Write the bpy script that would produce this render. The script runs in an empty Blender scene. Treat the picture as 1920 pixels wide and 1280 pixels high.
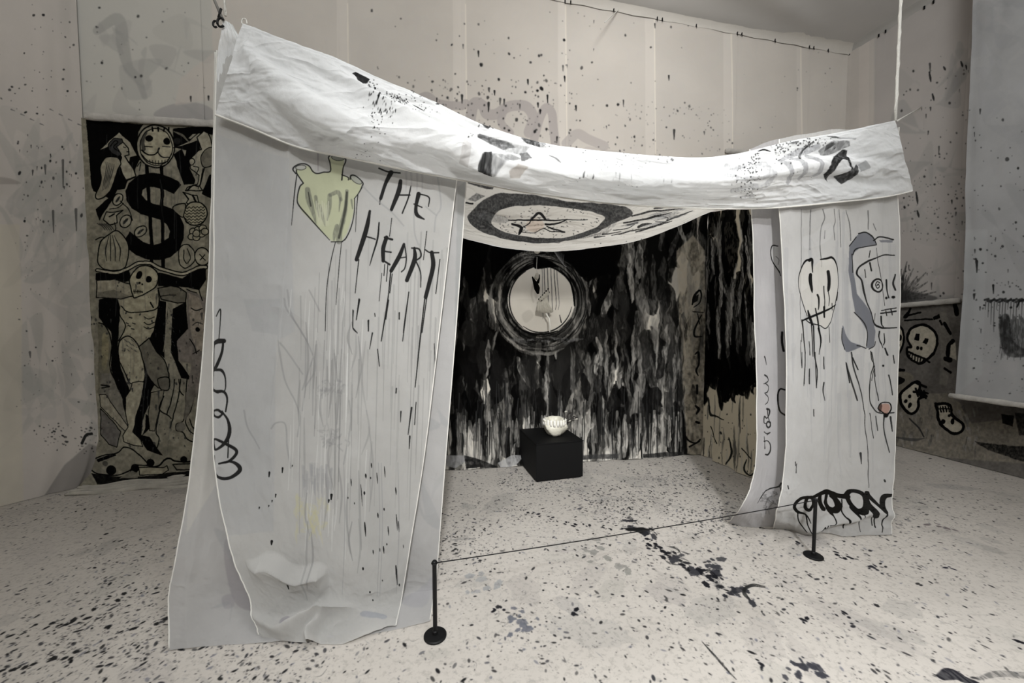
import bpy, bmesh, math, random
import numpy as np
from mathutils import Vector

SC = bpy.context.scene
COL = SC.collection
random.seed(7)
RNG = np.random.default_rng(11)

# ------------------------------------------------------------------ camera
F = 740.0                      # focal length in pixels of the 1920 x 1280 frame
PITCH = math.atan(38.0 / F)    # looking slightly down
CAM = np.array([0.0, 0.0, 1.55])
cd = bpy.data.cameras.new('camera')
cam = bpy.data.objects.new('camera', cd)
COL.objects.link(cam)
cam.location = CAM
cam.rotation_euler = (math.pi / 2 - PITCH, 0, 0)
cd.sensor_width = 36.0
cd.lens = F / 1920.0 * 36.0
cd.clip_start = 0.05
SC.camera = cam

# ------------------------------------------------------------------ world, lamps, exposure
w = bpy.data.worlds.new('room_ambient')
SC.world = w
w.use_nodes = True
w.node_tree.nodes['Background'].inputs[0].default_value = (0.95, 0.97, 1.0, 1)
w.node_tree.nodes['Background'].inputs[1].default_value = 0.05


def lamp(name, kind, loc, target, energy, color=(1, 1, 1), **kw):
    l = bpy.data.lights.new(name, kind)
    l.energy = energy
    l.color = color
    for k, v in kw.items():
        setattr(l, k, v)
    o = bpy.data.objects.new(name, l)
    COL.objects.link(o)
    o.location = loc
    o.rotation_euler = (Vector(target) - Vector(loc)).to_track_quat('-Z', 'Y').to_euler()
    return o


# a front and an overhead spot on the tent, then lamps added as fill
lamp('tent_spot', 'SPOT', (0.5, -3.0, 4.9), (0.65, 2.5, 0.7), 620, (0.97, 0.985, 1.0),
     spot_size=math.radians(54), spot_blend=1.0, shadow_soft_size=0.16)
lamp('tent_spot', 'SPOT', (0.5, 0.9, 5.15), (0.6, 2.5, 1.6), 125, (0.98, 0.99, 1.0),
     spot_size=math.radians(105), spot_blend=1.0, shadow_soft_size=0.3)
lamp('tent_spot', 'SPOT', (0.9, 2.8, 5.15), (0.9, 3.2, 1.4), 190, (0.98, 0.99, 1.0),  # added to lift the tent interior through the roof cloth
     spot_size=math.radians(84), spot_blend=1.0, shadow_soft_size=0.3)
lamp('tent_spot', 'SPOT', (0.5, -4.4, 3.6), (0.75, 4.2, 1.5), 600, (1.0, 0.99, 0.97),  # added low spot that brightens the backdrop and its disc
     spot_size=math.radians(34), spot_blend=0.9, shadow_soft_size=0.25)
lamp('wall_fill', 'SPOT', (1.3, 2.3, 5.1), (1.6, 5.0, 3.3), 88, (1.0, 0.985, 0.97),  # added fill for the upper back wall
     spot_size=math.radians(125), spot_blend=1.0, shadow_soft_size=0.3)
lamp('soft_fill', 'AREA', (0.8, -1.5, 5.2), (1.2, 3.5, 1.5), 95, (0.95, 0.98, 1.0),  # added soft fill for the whole room
     shape='RECTANGLE', size=5.0, size_y=2.5)
lamp('ceiling_fill', 'AREA', (0.6, -2.2, 3.2), (0.8, -1.6, 6.0), 150, (0.96, 0.985, 1.0),  # added unseen lamp that brightens the ceiling
     shape='RECTANGLE', size=2.0, size_y=1.0)

vs = SC.view_settings
vs.view_transform = 'Standard'
vs.look = 'None'
vs.exposure = 0.8
vs.gamma = 1.0
vs.use_curve_mapping = False
SC.cycles.use_denoising = True
SC.cycles.max_bounces = 6
SC.cycles.diffuse_bounces = 4
SC.cycles.transparent_max_bounces = 8


# ------------------------------------------------------------------ geometry of the view (only used to measure the photograph)
FW = np.array([0, math.cos(PITCH), -math.sin(PITCH)])
UP = np.array([0, math.sin(PITCH), math.cos(PITCH)])


def proj(P):
    d = np.asarray(P, dtype=np.float64) - CAM
    z = np.maximum(d @ FW, 0.02)
    return 960 + F * d[..., 0] / z, 640 - F * (d @ UP) / z


def ray(px, py):
    return np.array([(px - 960) / F, 0, 0]) + FW + UP * ((640 - py) / F)


def ground(px, py, z=0.0):
    r = ray(px, py)
    return CAM + r * ((z - CAM[2]) / r[2])


def vplane(px, py, a, b, off=0.0):
    """point seen at px,py on the vertical plane through plan points a, b, moved off metres towards the camera"""
    a = np.array(a, float); b = np.array(b, float)
    t = b - a
    n = np.array([t[1], -t[0]]) / np.hypot(*t)      # faces -Y for t pointing +X
    if n @ (-a) < 0:
        n = -n
    r = ray(px, py)
    k = ((a + n * off - CAM[:2]) @ n) / (r[:2] @ n)
    return CAM + r * k


# ------------------------------------------------------------------ numpy noise
def noise2(h, w, sy, sx, seed=0, octaves=3, gain=0.5):
    """fractal value noise in 0..1; sy, sx = number of cells down and across"""
    out = np.zeros((h, w), np.float32); amp = 1.0; tot = 0
    r = np.random.default_rng(seed)
    for o in range(octaves):
        ny, nx = max(2, int(sy * 2 ** o) + 2), max(2, int(sx * 2 ** o) + 2)
        g = r.random((ny + 1, nx + 1), dtype=np.float32)
        yy = np.linspace(0, ny - 1.001, h, dtype=np.float32); xx = np.linspace(0, nx - 1.001, w, dtype=np.float32)
        y0 = yy.astype(int); x0 = xx.astype(int)
        fy = yy - y0; fx = xx - x0
        fy = fy * fy * (3 - 2 * fy); fx = fx * fx * (3 - 2 * fx)
        fy = fy[:, None]; fx = fx[None, :]
        a = g[y0][:, x0]; b = g[y0][:, x0 + 1]; c = g[y0 + 1][:, x0]; d = g[y0 + 1][:, x0 + 1]
        out += amp * ((a * (1 - fx) + b * fx) * (1 - fy) + (c * (1 - fx) + d * fx) * fy)
        tot += amp; amp *= gain
    return out / tot


def ridged(h, w, sy, sx, seed, octaves=3):
    n = noise2(h, w, sy, sx, seed, octaves)
    return 1.0 - np.abs(2 * n - 1)


def smooth_pts(pts, n=6, closed=False):
    p = np.array(pts, float)
    if len(p) < 3:
        return p
    if closed:
        q = np.vstack([p[-1], p, p[0], p[1]])
    else:
        q = np.vstack([2 * p[0] - p[1], p, 2 * p[-1] - p[-2]])
    out = []
    for i in range(1, len(q) - 2):
        for k in range(n):
            t = k / n
            out.append(0.5 * ((2 * q[i]) + (-q[i - 1] + q[i + 1]) * t + (2 * q[i - 1] - 5 * q[i] + 4 * q[i + 1] - q[i + 2]) * t ** 2
                              + (-q[i - 1] + 3 * q[i] - 3 * q[i + 1] + q[i + 2]) * t ** 3))
    out.append(q[-2])
    return np.array(out)


def rgb(c):
    if np.isscalar(c):
        c = (c, c, c)
    return np.array(c, np.float32) / 255.0


class Canvas:
    """a painter's canvas kept as an array; coordinates are pixels of the photograph (or metres for the floor)"""

    def __init__(self, x0, y0, x1, y1, ss, base):
        self.x0, self.y0, self.ss = x0, y0, ss
        self.W, self.H = int((x1 - x0) * ss), int((y1 - y0) * ss)
        self.a = np.empty((self.H, self.W, 3), np.float32)
        self.a[:] = rgb(base)
        self.o = (0, 0, 1.0)

    def zoom(self, ox, oy, s):
        """coordinates that follow are those of an enlarged detail"""
        self.o = (ox, oy, s)
        return self

    def _c(self, pts):
        p = np.array(pts, float).reshape(-1, 2)
        ox, oy, s = self.o
        return np.stack([(ox + p[:, 0] * s - self.x0) * self.ss, (oy + p[:, 1] * s - self.y0) * self.ss], 1)

    def _box(self, p, m):
        x0 = int(max(0, math.floor(p[:, 0].min() - m))); x1 = int(min(self.W, math.ceil(p[:, 0].max() + m) + 1))
        y0 = int(max(0, math.floor(p[:, 1].min() - m))); y1 = int(min(self.H, math.ceil(p[:, 1].max() + m) + 1))
        return x0, x1, y0, y1

    def blend(self, box, m, col):
        x0, x1, y0, y1 = box
        m = m[..., None]
        s = self.a[y0:y1, x0:x1]
        s *= 1 - m
        s += m * rgb(col)

    def stroke(self, pts, w=8, col=18, a=1.0, smooth=True, soft=0.0, dry=0.0, closed=False):
        p = self._c(pts); k = self.o[2] * self.ss
        ws = np.full(len(p), w, float) if np.isscalar(w) else np.interp(np.linspace(0, 1, len(p)), np.linspace(0, 1, len(w)), w)
        ws = ws * k * 0.5
        q = np.column_stack([p, ws])
        if smooth and len(q) > 2:
            q = smooth_pts(q, 6, closed)
        elif closed:
            q = np.vstack([q, q[:1]])
        rm = max(q[:, 2].max(), 0.5) + 2 + soft * k
        box = self._box(q, rm); x0, x1, y0, y1 = box
        if x1 <= x0 or y1 <= y0:
            return
        m = np.zeros((y1 - y0, x1 - x0), np.float32)
        e = 0.7 + soft * k
        for i in range(len(q) - 1):
            A, B = q[i], q[i + 1]
            sx0 = int(max(x0, min(A[0], B[0]) - rm)); sx1 = int(min(x1, max(A[0], B[0]) + rm + 1))
            sy0 = int(max(y0, min(A[1], B[1]) - rm)); sy1 = int(min(y1, max(A[1], B[1]) + rm + 1))
            if sx1 <= sx0 or sy1 <= sy0:
                continue
            X = np.arange(sx0, sx1, dtype=np.float32)[None, :]; Y = np.arange(sy0, sy1, dtype=np.float32)[:, None]
            dx, dy = B[0] - A[0], B[1] - A[1]; L = dx * dx + dy * dy + 1e-9
            t = np.clip(((X - A[0]) * dx + (Y - A[1]) * dy) / L, 0, 1)
            d = np.hypot(X - A[0] - t * dx, Y - A[1] - t * dy)
            r = A[2] + (B[2] - A[2]) * t
            c = np.clip((r - d) / e + 0.5, 0, 1) * np.clip(r * 1.6 + 0.25, 0.25, 1)
            s = m[sy0 - y0:sy1 - y0, sx0 - x0:sx1 - x0]
            np.maximum(s, c, out=s)
        if dry > 0 and m.size:
            n = noise2(m.shape[0], m.shape[1], max(2, m.shape[0] / 14), max(2, m.shape[1] / 3.5), int(p[0, 0] * 7 + p[0, 1] * 13) % 99991, 2)
            m *= np.clip(1 - dry * np.clip((n - 0.42) * 6, 0, 1), 0, 1)
        self.blend(box, m * a, col)

    def poly(self, pts, col=18, a=1.0, smooth=False, soft=0.0, grain=0.0, line=0, lcol=18):
        p = self._c(pts)
        q = smooth_pts(p, 5, True) if smooth else p
        box = self._box(q, 2 + soft * 3); x0, x1, y0, y1 = box
        if x1 > x0 and y1 > y0:
            X = np.arange(x0, x1, dtype=np.float32)[None, :] + 0.01; Y = np.arange(y0, y1, dtype=np.float32)[:, None] + 0.013
            ins = np.zeros((y1 - y0, x1 - x0), bool)
            n = len(q)
            for i in range(n):
                ax, ay = q[i]; bx, by = q[(i + 1) % n]
                if ay == by:
                    continue
                c = ((ay > Y) != (by > Y)) & (X < (bx - ax) * (Y - ay) / (by - ay) + ax)
                ins ^= c
            m = ins.astype(np.float32)
            for _ in range(1 + int(soft)):
                pm = np.pad(m, 1, mode='edge')
                m = (pm[:-2, 1:-1] + pm[2:, 1:-1] + pm[1:-1, :-2] + pm[1:-1, 2:] + 2 * m) / 6
            if grain > 0:
                nz = noise2(m.shape[0], m.shape[1], max(2, m.shape[0] / 9), max(2, m.shape[1] / 7), int(p[0, 0] * 3 + p[0, 1] * 17) % 99991, 3)
                m = m * (1 - grain * np.clip(nz * 2 - 0.6, 0, 1))
            self.blend(box, m * a, col)
        if line:
            self.stroke(list(map(tuple, pts)), line, lcol, smooth=smooth, closed=True)

    def ellipse(self, cx, cy, rx, ry, col=18, a=1.0, rot=0.0, line=0, lcol=18, fill=True):
        t = np.linspace(0, 2 * math.pi, 28, endpoint=False)
        c, s = math.cos(rot), math.sin(rot)
        pts = [(cx + rx * math.cos(k) * c - ry * math.sin(k) * s, cy + rx * math.cos(k) * s + ry * math.sin(k) * c) for k in t]
        if fill:
            self.poly(pts, col, a)
        if line:
            self.stroke(pts, line, lcol, a, closed=True)

    def drips(self, x0, x1, y0, y1, n, lmin, lmax, w=(3, 6), col=30, a=(0.4, 1.0), seed=1):
        r = np.random.default_rng(seed)
        for _ in range(n):
            x = r.uniform(x0, x1); y = r.uniform(y0, y1); L = r.uniform(lmin, lmax)
            self.stroke([(x, y), (x + r.uniform(-4, 4), y + L * .5), (x + r.uniform(-5, 5), y + L)], [r.uniform(*w), r.uniform(*w), 1.5], col, r.uniform(*a))

    def specks(self, x0, x1, y0, y1, n, rmin, rmax, asp=1.0, col=22, seed=1, tail=0.0):
        """paint flecks; asp > 1 makes them longer down the sheet, tail adds a run of paint"""
        r = np.random.default_rng(seed)
        for _ in range(n):
            x = r.uniform(x0, x1); y = r.uniform(y0, y1)
            q = rmin + (rmax - rmin) * r.random() ** 3
            if tail and r.random() < tail:
                self.stroke([(x, y), (x + r.uniform(-.5, .5), y + q * r.uniform(3, 9))], [2 * q, q * 0.6], col, r.uniform(.6, 1), smooth=False)
            else:
                self.ellipse(x, y, q, q * asp * r.uniform(.7, 1.3), col, r.uniform(.5, 1), rot=r.uniform(-.5, .5))

    def warp(self, amp, cells, seed=1, gray=0.0):
        """the hand's unsteadiness: every edge wanders by up to amp pixels of the photograph"""
        k = amp * self.ss; h, w = self.H, self.W
        cy = max(2, cells * h / max(h, w)); cx = max(2, cells * w / max(h, w))
        dx = (noise2(h, w, cy, cx, seed, 4) - .5) * 2 * k; dy = (noise2(h, w, cy, cx, seed + 1, 4) - .5) * 2 * k
        yy, xx = np.meshgrid(np.arange(h, dtype=np.float32), np.arange(w, dtype=np.float32), indexing='ij')
        self.a = self.sample((xx + dx + .5) / self.ss + self.x0, (yy + dy + .5) / self.ss + self.y0)
        if gray:
            self.a *= (1 - gray + gray * 1.3 * noise2(h, w, cy * 2, cx * 2, seed + 5, 4))[..., None]
        return self

    def sample(self, X, Y, fallback=None):
        u = (X - self.x0) * self.ss - 0.5; v = (Y - self.y0) * self.ss - 0.5
        inside = (u > -1) & (v > -1) & (u < self.W) & (v < self.H)
        u = np.clip(u, 0, self.W - 1.001); v = np.clip(v, 0, self.H - 1.001)
        i = u.astype(np.int32); j = v.astype(np.int32)
        fu = (u - i)[..., None].astype(np.float32); fv = (v - j)[..., None].astype(np.float32)
        i1 = np.minimum(i + 1, self.W - 1); j1 = np.minimum(j + 1, self.H - 1)
        A = self.a
        out = (A[j, i] * (1 - fu) + A[j, i1] * fu) * (1 - fv) + (A[j1, i] * (1 - fu) + A[j1, i1] * fu) * fv
        if fallback is not None:
            out = np.where(inside[..., None], out, fallback)
        return out


# ------------------------------------------------------------------ surfaces
def catmull(P, n, axis):
    """resample control points smoothly along one axis to n samples"""
    P = np.moveaxis(np.asarray(P, float), axis, 0)
    m = P.shape[0]
    if m == 2:
        Q = np.concatenate([[2 * P[0] - P[1]], P, [2 * P[-1] - P[-2]]])
    else:
        Q = np.concatenate([[2 * P[0] - P[1]], P, [2 * P[-1] - P[-2]]])
    t = np.linspace(0, m - 1, n); i = np.minimum(t.astype(int), m - 2); f = (t - i)
    f = f.reshape((-1,) + (1,) * (P.ndim - 1))
    a, b, c, d = Q[i], Q[i + 1], Q[i + 2], Q[i + 3]
    out = 0.5 * (2 * b + (c - a) * f + (2 * a - 5 * b + 4 * c - d) * f ** 2 + (-a + 3 * b - 3 * c + d) * f ** 3)
    return np.moveaxis(out, 0, axis)


def loft(net, nu, nv):
    return catmull(catmull(net, nv, 0), nu, 1)


def normals(G):
    du = np.gradient(G, axis=1); dv = np.gradient(G, axis=0)
    n = np.cross(du, dv)
    n /= np.linalg.norm(n, axis=2, keepdims=True) + 1e-12
    return n


def displace(G, field):
    return G + normals(G) * field[..., None]


def grid_mesh(name, G, mat, parent=None, uv=True, smooth=True):
    nv, nu = G.shape[:2]
    me = bpy.data.meshes.new(name)
    idx = np.arange(nv * nu).reshape(nv, nu)
    q = np.stack([idx[:-1, :-1], idx[1:, :-1], idx[1:, 1:], idx[:-1, 1:]], -1).reshape(-1, 4)
    me.vertices.add(nv * nu); me.vertices.foreach_set('co', G.reshape(-1).astype(np.float32))
    me.loops.add(q.size); me.loops.foreach_set('vertex_index', q.reshape(-1).astype(np.int32))
    me.polygons.add(len(q)); me.polygons.foreach_set('loop_start', np.arange(0, q.size, 4, dtype=np.int32))
    me.update(calc_edges=True)
    if uv:
        l = me.uv_layers.new(name='UVMap')
        uu, vv = np.meshgrid(np.linspace(0, 1, nu), np.linspace(1, 0, nv))
        U = np.stack([uu, vv], -1).reshape(-1, 2)[q.reshape(-1)]
        l.data.foreach_set('uv', U.reshape(-1).astype(np.float32))
    if smooth:
        me.polygons.foreach_set('use_smooth', np.ones(len(q), bool))
    me.materials.append(mat)
    o = bpy.data.objects.new(name, me)
    COL.objects.link(o)
    if parent:
        o.parent = parent
    return o


def texel_positions(G, tw, th):
    nv, nu = G.shape[:2]
    v = np.linspace(0, nv - 1.0001, th); u = np.linspace(0, nu - 1.0001, tw)
    j = v.astype(int); i = u.astype(int); fv = (v - j)[:, None, None]; fu = (u - i)[None, :, None]
    j1 = np.minimum(j + 1, nv - 1); i1 = np.minimum(i + 1, nu - 1)
    return (G[j][:, i] * (1 - fu) + G[j][:, i1] * fu) * (1 - fv) + (G[j1][:, i] * (1 - fu) + G[j1][:, i1] * fu) * fv


def make_image(name, A):
    h, w = A.shape[:2]
    im = bpy.data.images.new(name, w, h, alpha=False)
    buf = np.ones((h, w, 4), np.float32)
    buf[..., :3] = np.clip(A[::-1], 0, 1)
    im.pixels.foreach_set(buf.reshape(-1))
    im.update()
    im.pack()
    return im


# ------------------------------------------------------------------ materials
def new_mat(name):
    m = bpy.data.materials.new(name)
    m.use_nodes = True
    nt = m.node_tree
    nt.nodes.clear()
    out = nt.nodes.new('ShaderNodeOutputMaterial')
    return m, nt, out


def N(nt, kind, **kw):
    n = nt.nodes.new(kind)
    for k, v in kw.items():
        if k.startswith('i_'):
            n.inputs[k[2:].replace('_', ' ')].default_value = v
        else:
            setattr(n, k, v)
    return n


def cloth_mat(name, image=None, base=(225, 224, 220), translucent=0.3, sheer=0.0, mottle=0.12, mscale=2.2, bump=0.25, bscale=9.0, tint=(1.0, 0.985, 0.97), crease=0.0, cscale=4.0, cstretch=(1, 1, 1)):
    """woven cotton: dyed or painted pattern, uneven wash, fine creases, some light let through"""
    m, nt, out = new_mat(name)
    L = nt.links.new
    tc = N(nt, 'ShaderNodeTexCoord')
    if image:
        t = N(nt, 'ShaderNodeTexImage', image=image, interpolation='Cubic', extension='EXTEND')
        L(tc.outputs['UV'], t.inputs['Vector'])
        csock = t.outputs['Color']
    else:
        c = N(nt, 'ShaderNodeRGB')
        c.outputs[0].default_value = tuple((v / 255.0) ** 2.2 for v in base) + (1,)
        csock = c.outputs[0]
    n1 = N(nt, 'ShaderNodeTexNoise', i_Scale=mscale, i_Detail=5.0, i_Roughness=0.6)
    L(tc.outputs['Object'], n1.inputs['Vector'])
    r1 = N(nt, 'ShaderNodeMapRange', i_From_Min=0.3, i_From_Max=0.7, i_To_Min=1.0 - mottle, i_To_Max=1.0)
    L(n1.outputs['Fac'], r1.inputs['Value'])
    n2 = N(nt, 'ShaderNodeTexNoise', i_Scale=0.9, i_Detail=2.0)
    L(tc.outputs['Object'], n2.inputs['Vector'])
    mt = N(nt, 'ShaderNodeMixRGB', blend_type='MIX')
    mt.inputs[1].default_value = (1, 1, 1, 1); mt.inputs[2].default_value = tuple(tint) + (1,)
    L(n2.outputs['Fac'], mt.inputs[0])
    mul = N(nt, 'ShaderNodeMixRGB', blend_type='MULTIPLY'); mul.inputs[0].default_value = 1.0
    L(csock, mul.inputs[1]); L(mt.outputs[0], mul.inputs[2])
    mul2 = N(nt, 'ShaderNodeMixRGB', blend_type='MULTIPLY'); mul2.inputs[0].default_value = 1.0
    L(mul.outputs[0], mul2.inputs[1]); L(r1.outputs['Result'], mul2.inputs[2])
    col = mul2.outputs[0]
    nb = N(nt, 'ShaderNodeTexNoise', i_Scale=bscale, i_Detail=6.0, i_Roughness=0.55)
    L(tc.outputs['Object'], nb.inputs['Vector'])
    bp = N(nt, 'ShaderNodeBump', i_Strength=bump, i_Distance=0.03)
    L(nb.outputs['Fac'], bp.inputs['Height'])
    if crease > 0:
        mp = N(nt, 'ShaderNodeMapping'); mp.inputs['Scale'].default_value = cstretch
        L(tc.outputs['Object'], mp.inputs['Vector'])
        nc = N(nt, 'ShaderNodeTexNoise', i_Scale=cscale, i_Detail=3.0, i_Roughness=0.5, i_Distortion=0.6)
        L(mp.outputs['Vector'], nc.inputs['Vector'])
        sb = N(nt, 'ShaderNodeMath', operation='SUBTRACT'); sb.inputs[1].default_value = 0.5
        L(nc.outputs['Fac'], sb.inputs[0])
        ab = N(nt, 'ShaderNodeMath', operation='ABSOLUTE'); L(sb.outputs[0], ab.inputs[0])
        b2 = N(nt, 'ShaderNodeBump', i_Strength=crease, i_Distance=0.12); b2.invert = True
        L(ab.outputs[0], b2.inputs['Height']); L(bp.outputs['Normal'], b2.inputs['Normal'])
        bp = b2
    d = N(nt, 'ShaderNodeBsdfDiffuse', i_Roughness=0.6)
    L(col, d.inputs['Color']); L(bp.outputs['Normal'], d.inputs['Normal'])
    sh = d.outputs[0]
    if translucent > 0:
        tr = N(nt, 'ShaderNodeBsdfTranslucent')
        L(col, tr.inputs['Color']); L(bp.outputs['Normal'], tr.inputs['Normal'])
        mx = N(nt, 'ShaderNodeMixShader'); mx.inputs[0].default_value = translucent
        L(sh, mx.inputs[1]); L(tr.outputs[0], mx.inputs[2])
        sh = mx.outputs[0]
    if sheer > 0:
        tp = N(nt, 'ShaderNodeBsdfTransparent')
        mx = N(nt, 'ShaderNodeMixShader'); mx.inputs[0].default_value = sheer
        L(sh, mx.inputs[1]); L(tp.outputs[0], mx.inputs[2])
        sh = mx.outputs[0]
    L(sh, out.inputs['Surface'])
    return m


def solid_mat(name, base, rough=0.5, metal=0.0, mottle=0.15, scale=20.0, bump=0.1, spec=0.4):
    m, nt, out = new_mat(name)
    L = nt.links.new
    p = N(nt, 'ShaderNodeBsdfPrincipled')
    p.inputs['Roughness'].default_value = rough; p.inputs['Metallic'].default_value = metal
    p.inputs['Specular IOR Level'].default_value = spec
    tc = N(nt, 'ShaderNodeTexCoord')
    n = N(nt, 'ShaderNodeTexNoise', i_Scale=scale, i_Detail=5.0)
    L(tc.outputs['Object'], n.inputs['Vector'])
    c = tuple((v / 255.0) ** 2.2 for v in base)
    mx = N(nt, 'ShaderNodeMixRGB', blend_type='MIX')
    mx.inputs[1].default_value = tuple(v * (1 - mottle) for v in c) + (1,)
    mx.inputs[2].default_value = tuple(min(1, v * (1 + mottle)) for v in c) + (1,)
    L(n.outputs['Fac'], mx.inputs[0]); L(mx.outputs[0], p.inputs['Base Color'])
    b = N(nt, 'ShaderNodeBump', i_Strength=bump, i_Distance=0.01)
    L(n.outputs['Fac'], b.inputs['Height']); L(b.outputs['Normal'], p.inputs['Normal'])
    L(p.outputs[0], out.inputs['Surface'])
    return m


# ------------------------------------------------------------------ objects
def tag(o, label=None, cat=None, group=None, kind=None):
    if label: o['label'] = label
    if cat: o['category'] = cat
    if group: o['group'] = group
    if kind: o['kind'] = kind
    return o


def empty(name, loc, rz=0.0):
    o = bpy.data.objects.new(name, None)
    COL.objects.link(o)
    o.location = loc; o.rotation_euler = (0, 0, rz); o.empty_display_size = 0.05
    return o


def bm_obj(name, bm, mat, parent=None, smooth=False, loc=(0, 0, 0), rz=0.0):
    me = bpy.data.meshes.new(name)
    bm.normal_update(); bm.to_mesh(me); bm.free()
    if smooth:
        me.polygons.foreach_set('use_smooth', np.ones(len(me.polygons), bool))
    me.materials.append(mat)
    o = bpy.data.objects.new(name, me)
    COL.objects.link(o)
    o.location = loc; o.rotation_euler = (0, 0, rz)
    if parent: o.parent = parent
    return o


def add_tube(bm, pts, r, seg=10, caps=True):
    pts = [Vector(p) for p in pts]
    rs = [r] * len(pts) if np.isscalar(r) else list(r)
    prev = None; rings = []
    for i, p in enumerate(pts):
        d = (pts[min(i + 1, len(pts) - 1)] - pts[max(i - 1, 0)]).normalized()
        if prev is None:
            a = d.orthogonal().normalized()
        else:
            a = (prev - d * prev.dot(d)).normalized()
        prev = a
        b = d.cross(a)
        rings.append([bm.verts.new(p + (a * math.cos(2 * math.pi * k / seg) + b * math.sin(2 * math.pi * k / seg)) * rs[i]) for k in range(seg)])
    for A, B in zip(rings, rings[1:]):
        for k in range(seg):
            bm.faces.new((A[k], A[(k + 1) % seg], B[(k + 1) % seg], B[k]))
    if caps:
        bm.faces.new(rings[0][::-1]); bm.faces.new(rings[-1])
    return bm


def add_lathe(bm, prof, seg=32, wob=None):
    rings = []
    for r, z in prof:
        ring = []
        for k in range(seg):
            t = 2 * math.pi * k / seg
            q = r if wob is None else r * wob(t, z)
            ring.append(bm.verts.new((q * math.cos(t), q * math.sin(t), z)))
        rings.append(ring)
    for A, B in zip(rings, rings[1:]):
        for k in range(seg):
            bm.faces.new((A[k], A[(k + 1) % seg], B[(k + 1) % seg], B[k]))
    bm.faces.new(rings[0][::-1]); bm.faces.new(rings[-1])
    return bm


def add_box(bm, x0, x1, y0, y1, z0, z1, bevel=0.0):
    r = bmesh.ops.create_cube(bm, size=1.0)
    for v in r['verts']:
        v.co = Vector((x0 + (v.co.x + .5) * (x1 - x0), y0 + (v.co.y + .5) * (y1 - y0), z0 + (v.co.z + .5) * (z1 - z0)))
    if bevel:
        e = list({e for v in r['verts'] for e in v.link_edges})
        bmesh.ops.bevel(bm, geom=e, offset=bevel, segments=2, affect='EDGES')
    return bm

# =================================================================== THE PAINT ON THE CLOTHS
FIX0, FIX1, FIY0, FIY1 = -5.0, 6.2, 0.55, 6.0     # stretch of floor whose paint is laid out (repeats mirrored beyond)
ROOF_SAG, ROOF_POW = 0.395, 0.9


class FloorCanvas(Canvas):
    def stamp(self, x, y, r, asp, rot, col, a, seed=0):
        px, py = (x - self.x0) * self.ss, (y - self.y0) * self.ss
        r *= self.ss; R = r * asp + 2
        x0, x1, y0, y1 = int(max(0, px - R)), int(min(self.W, px + R + 2)), int(max(0, py - R)), int(min(self.H, py + R + 2))
        if x1 <= x0 or y1 <= y0:
            return
        X = np.arange(x0, x1, dtype=np.float32)[None, :] - px; Y = np.arange(y0, y1, dtype=np.float32)[:, None] - py
        c, s = math.cos(rot), math.sin(rot)
        u = (X * c + Y * s) / asp; v = -X * s + Y * c
        d = np.hypot(u, v)
        if r > 3:
            th = np.arctan2(v, u)
            d = d * (1 + .12 * np.sin(2 * th + seed) + .09 * np.sin(5 * th + seed * 2.3) + .07 * np.sin(9 * th + seed * 1.7))
        m = np.clip((r - d) * .9 + .5, 0, 1) * a
        self.blend((x0, x1, y0, y1), m, col)


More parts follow.
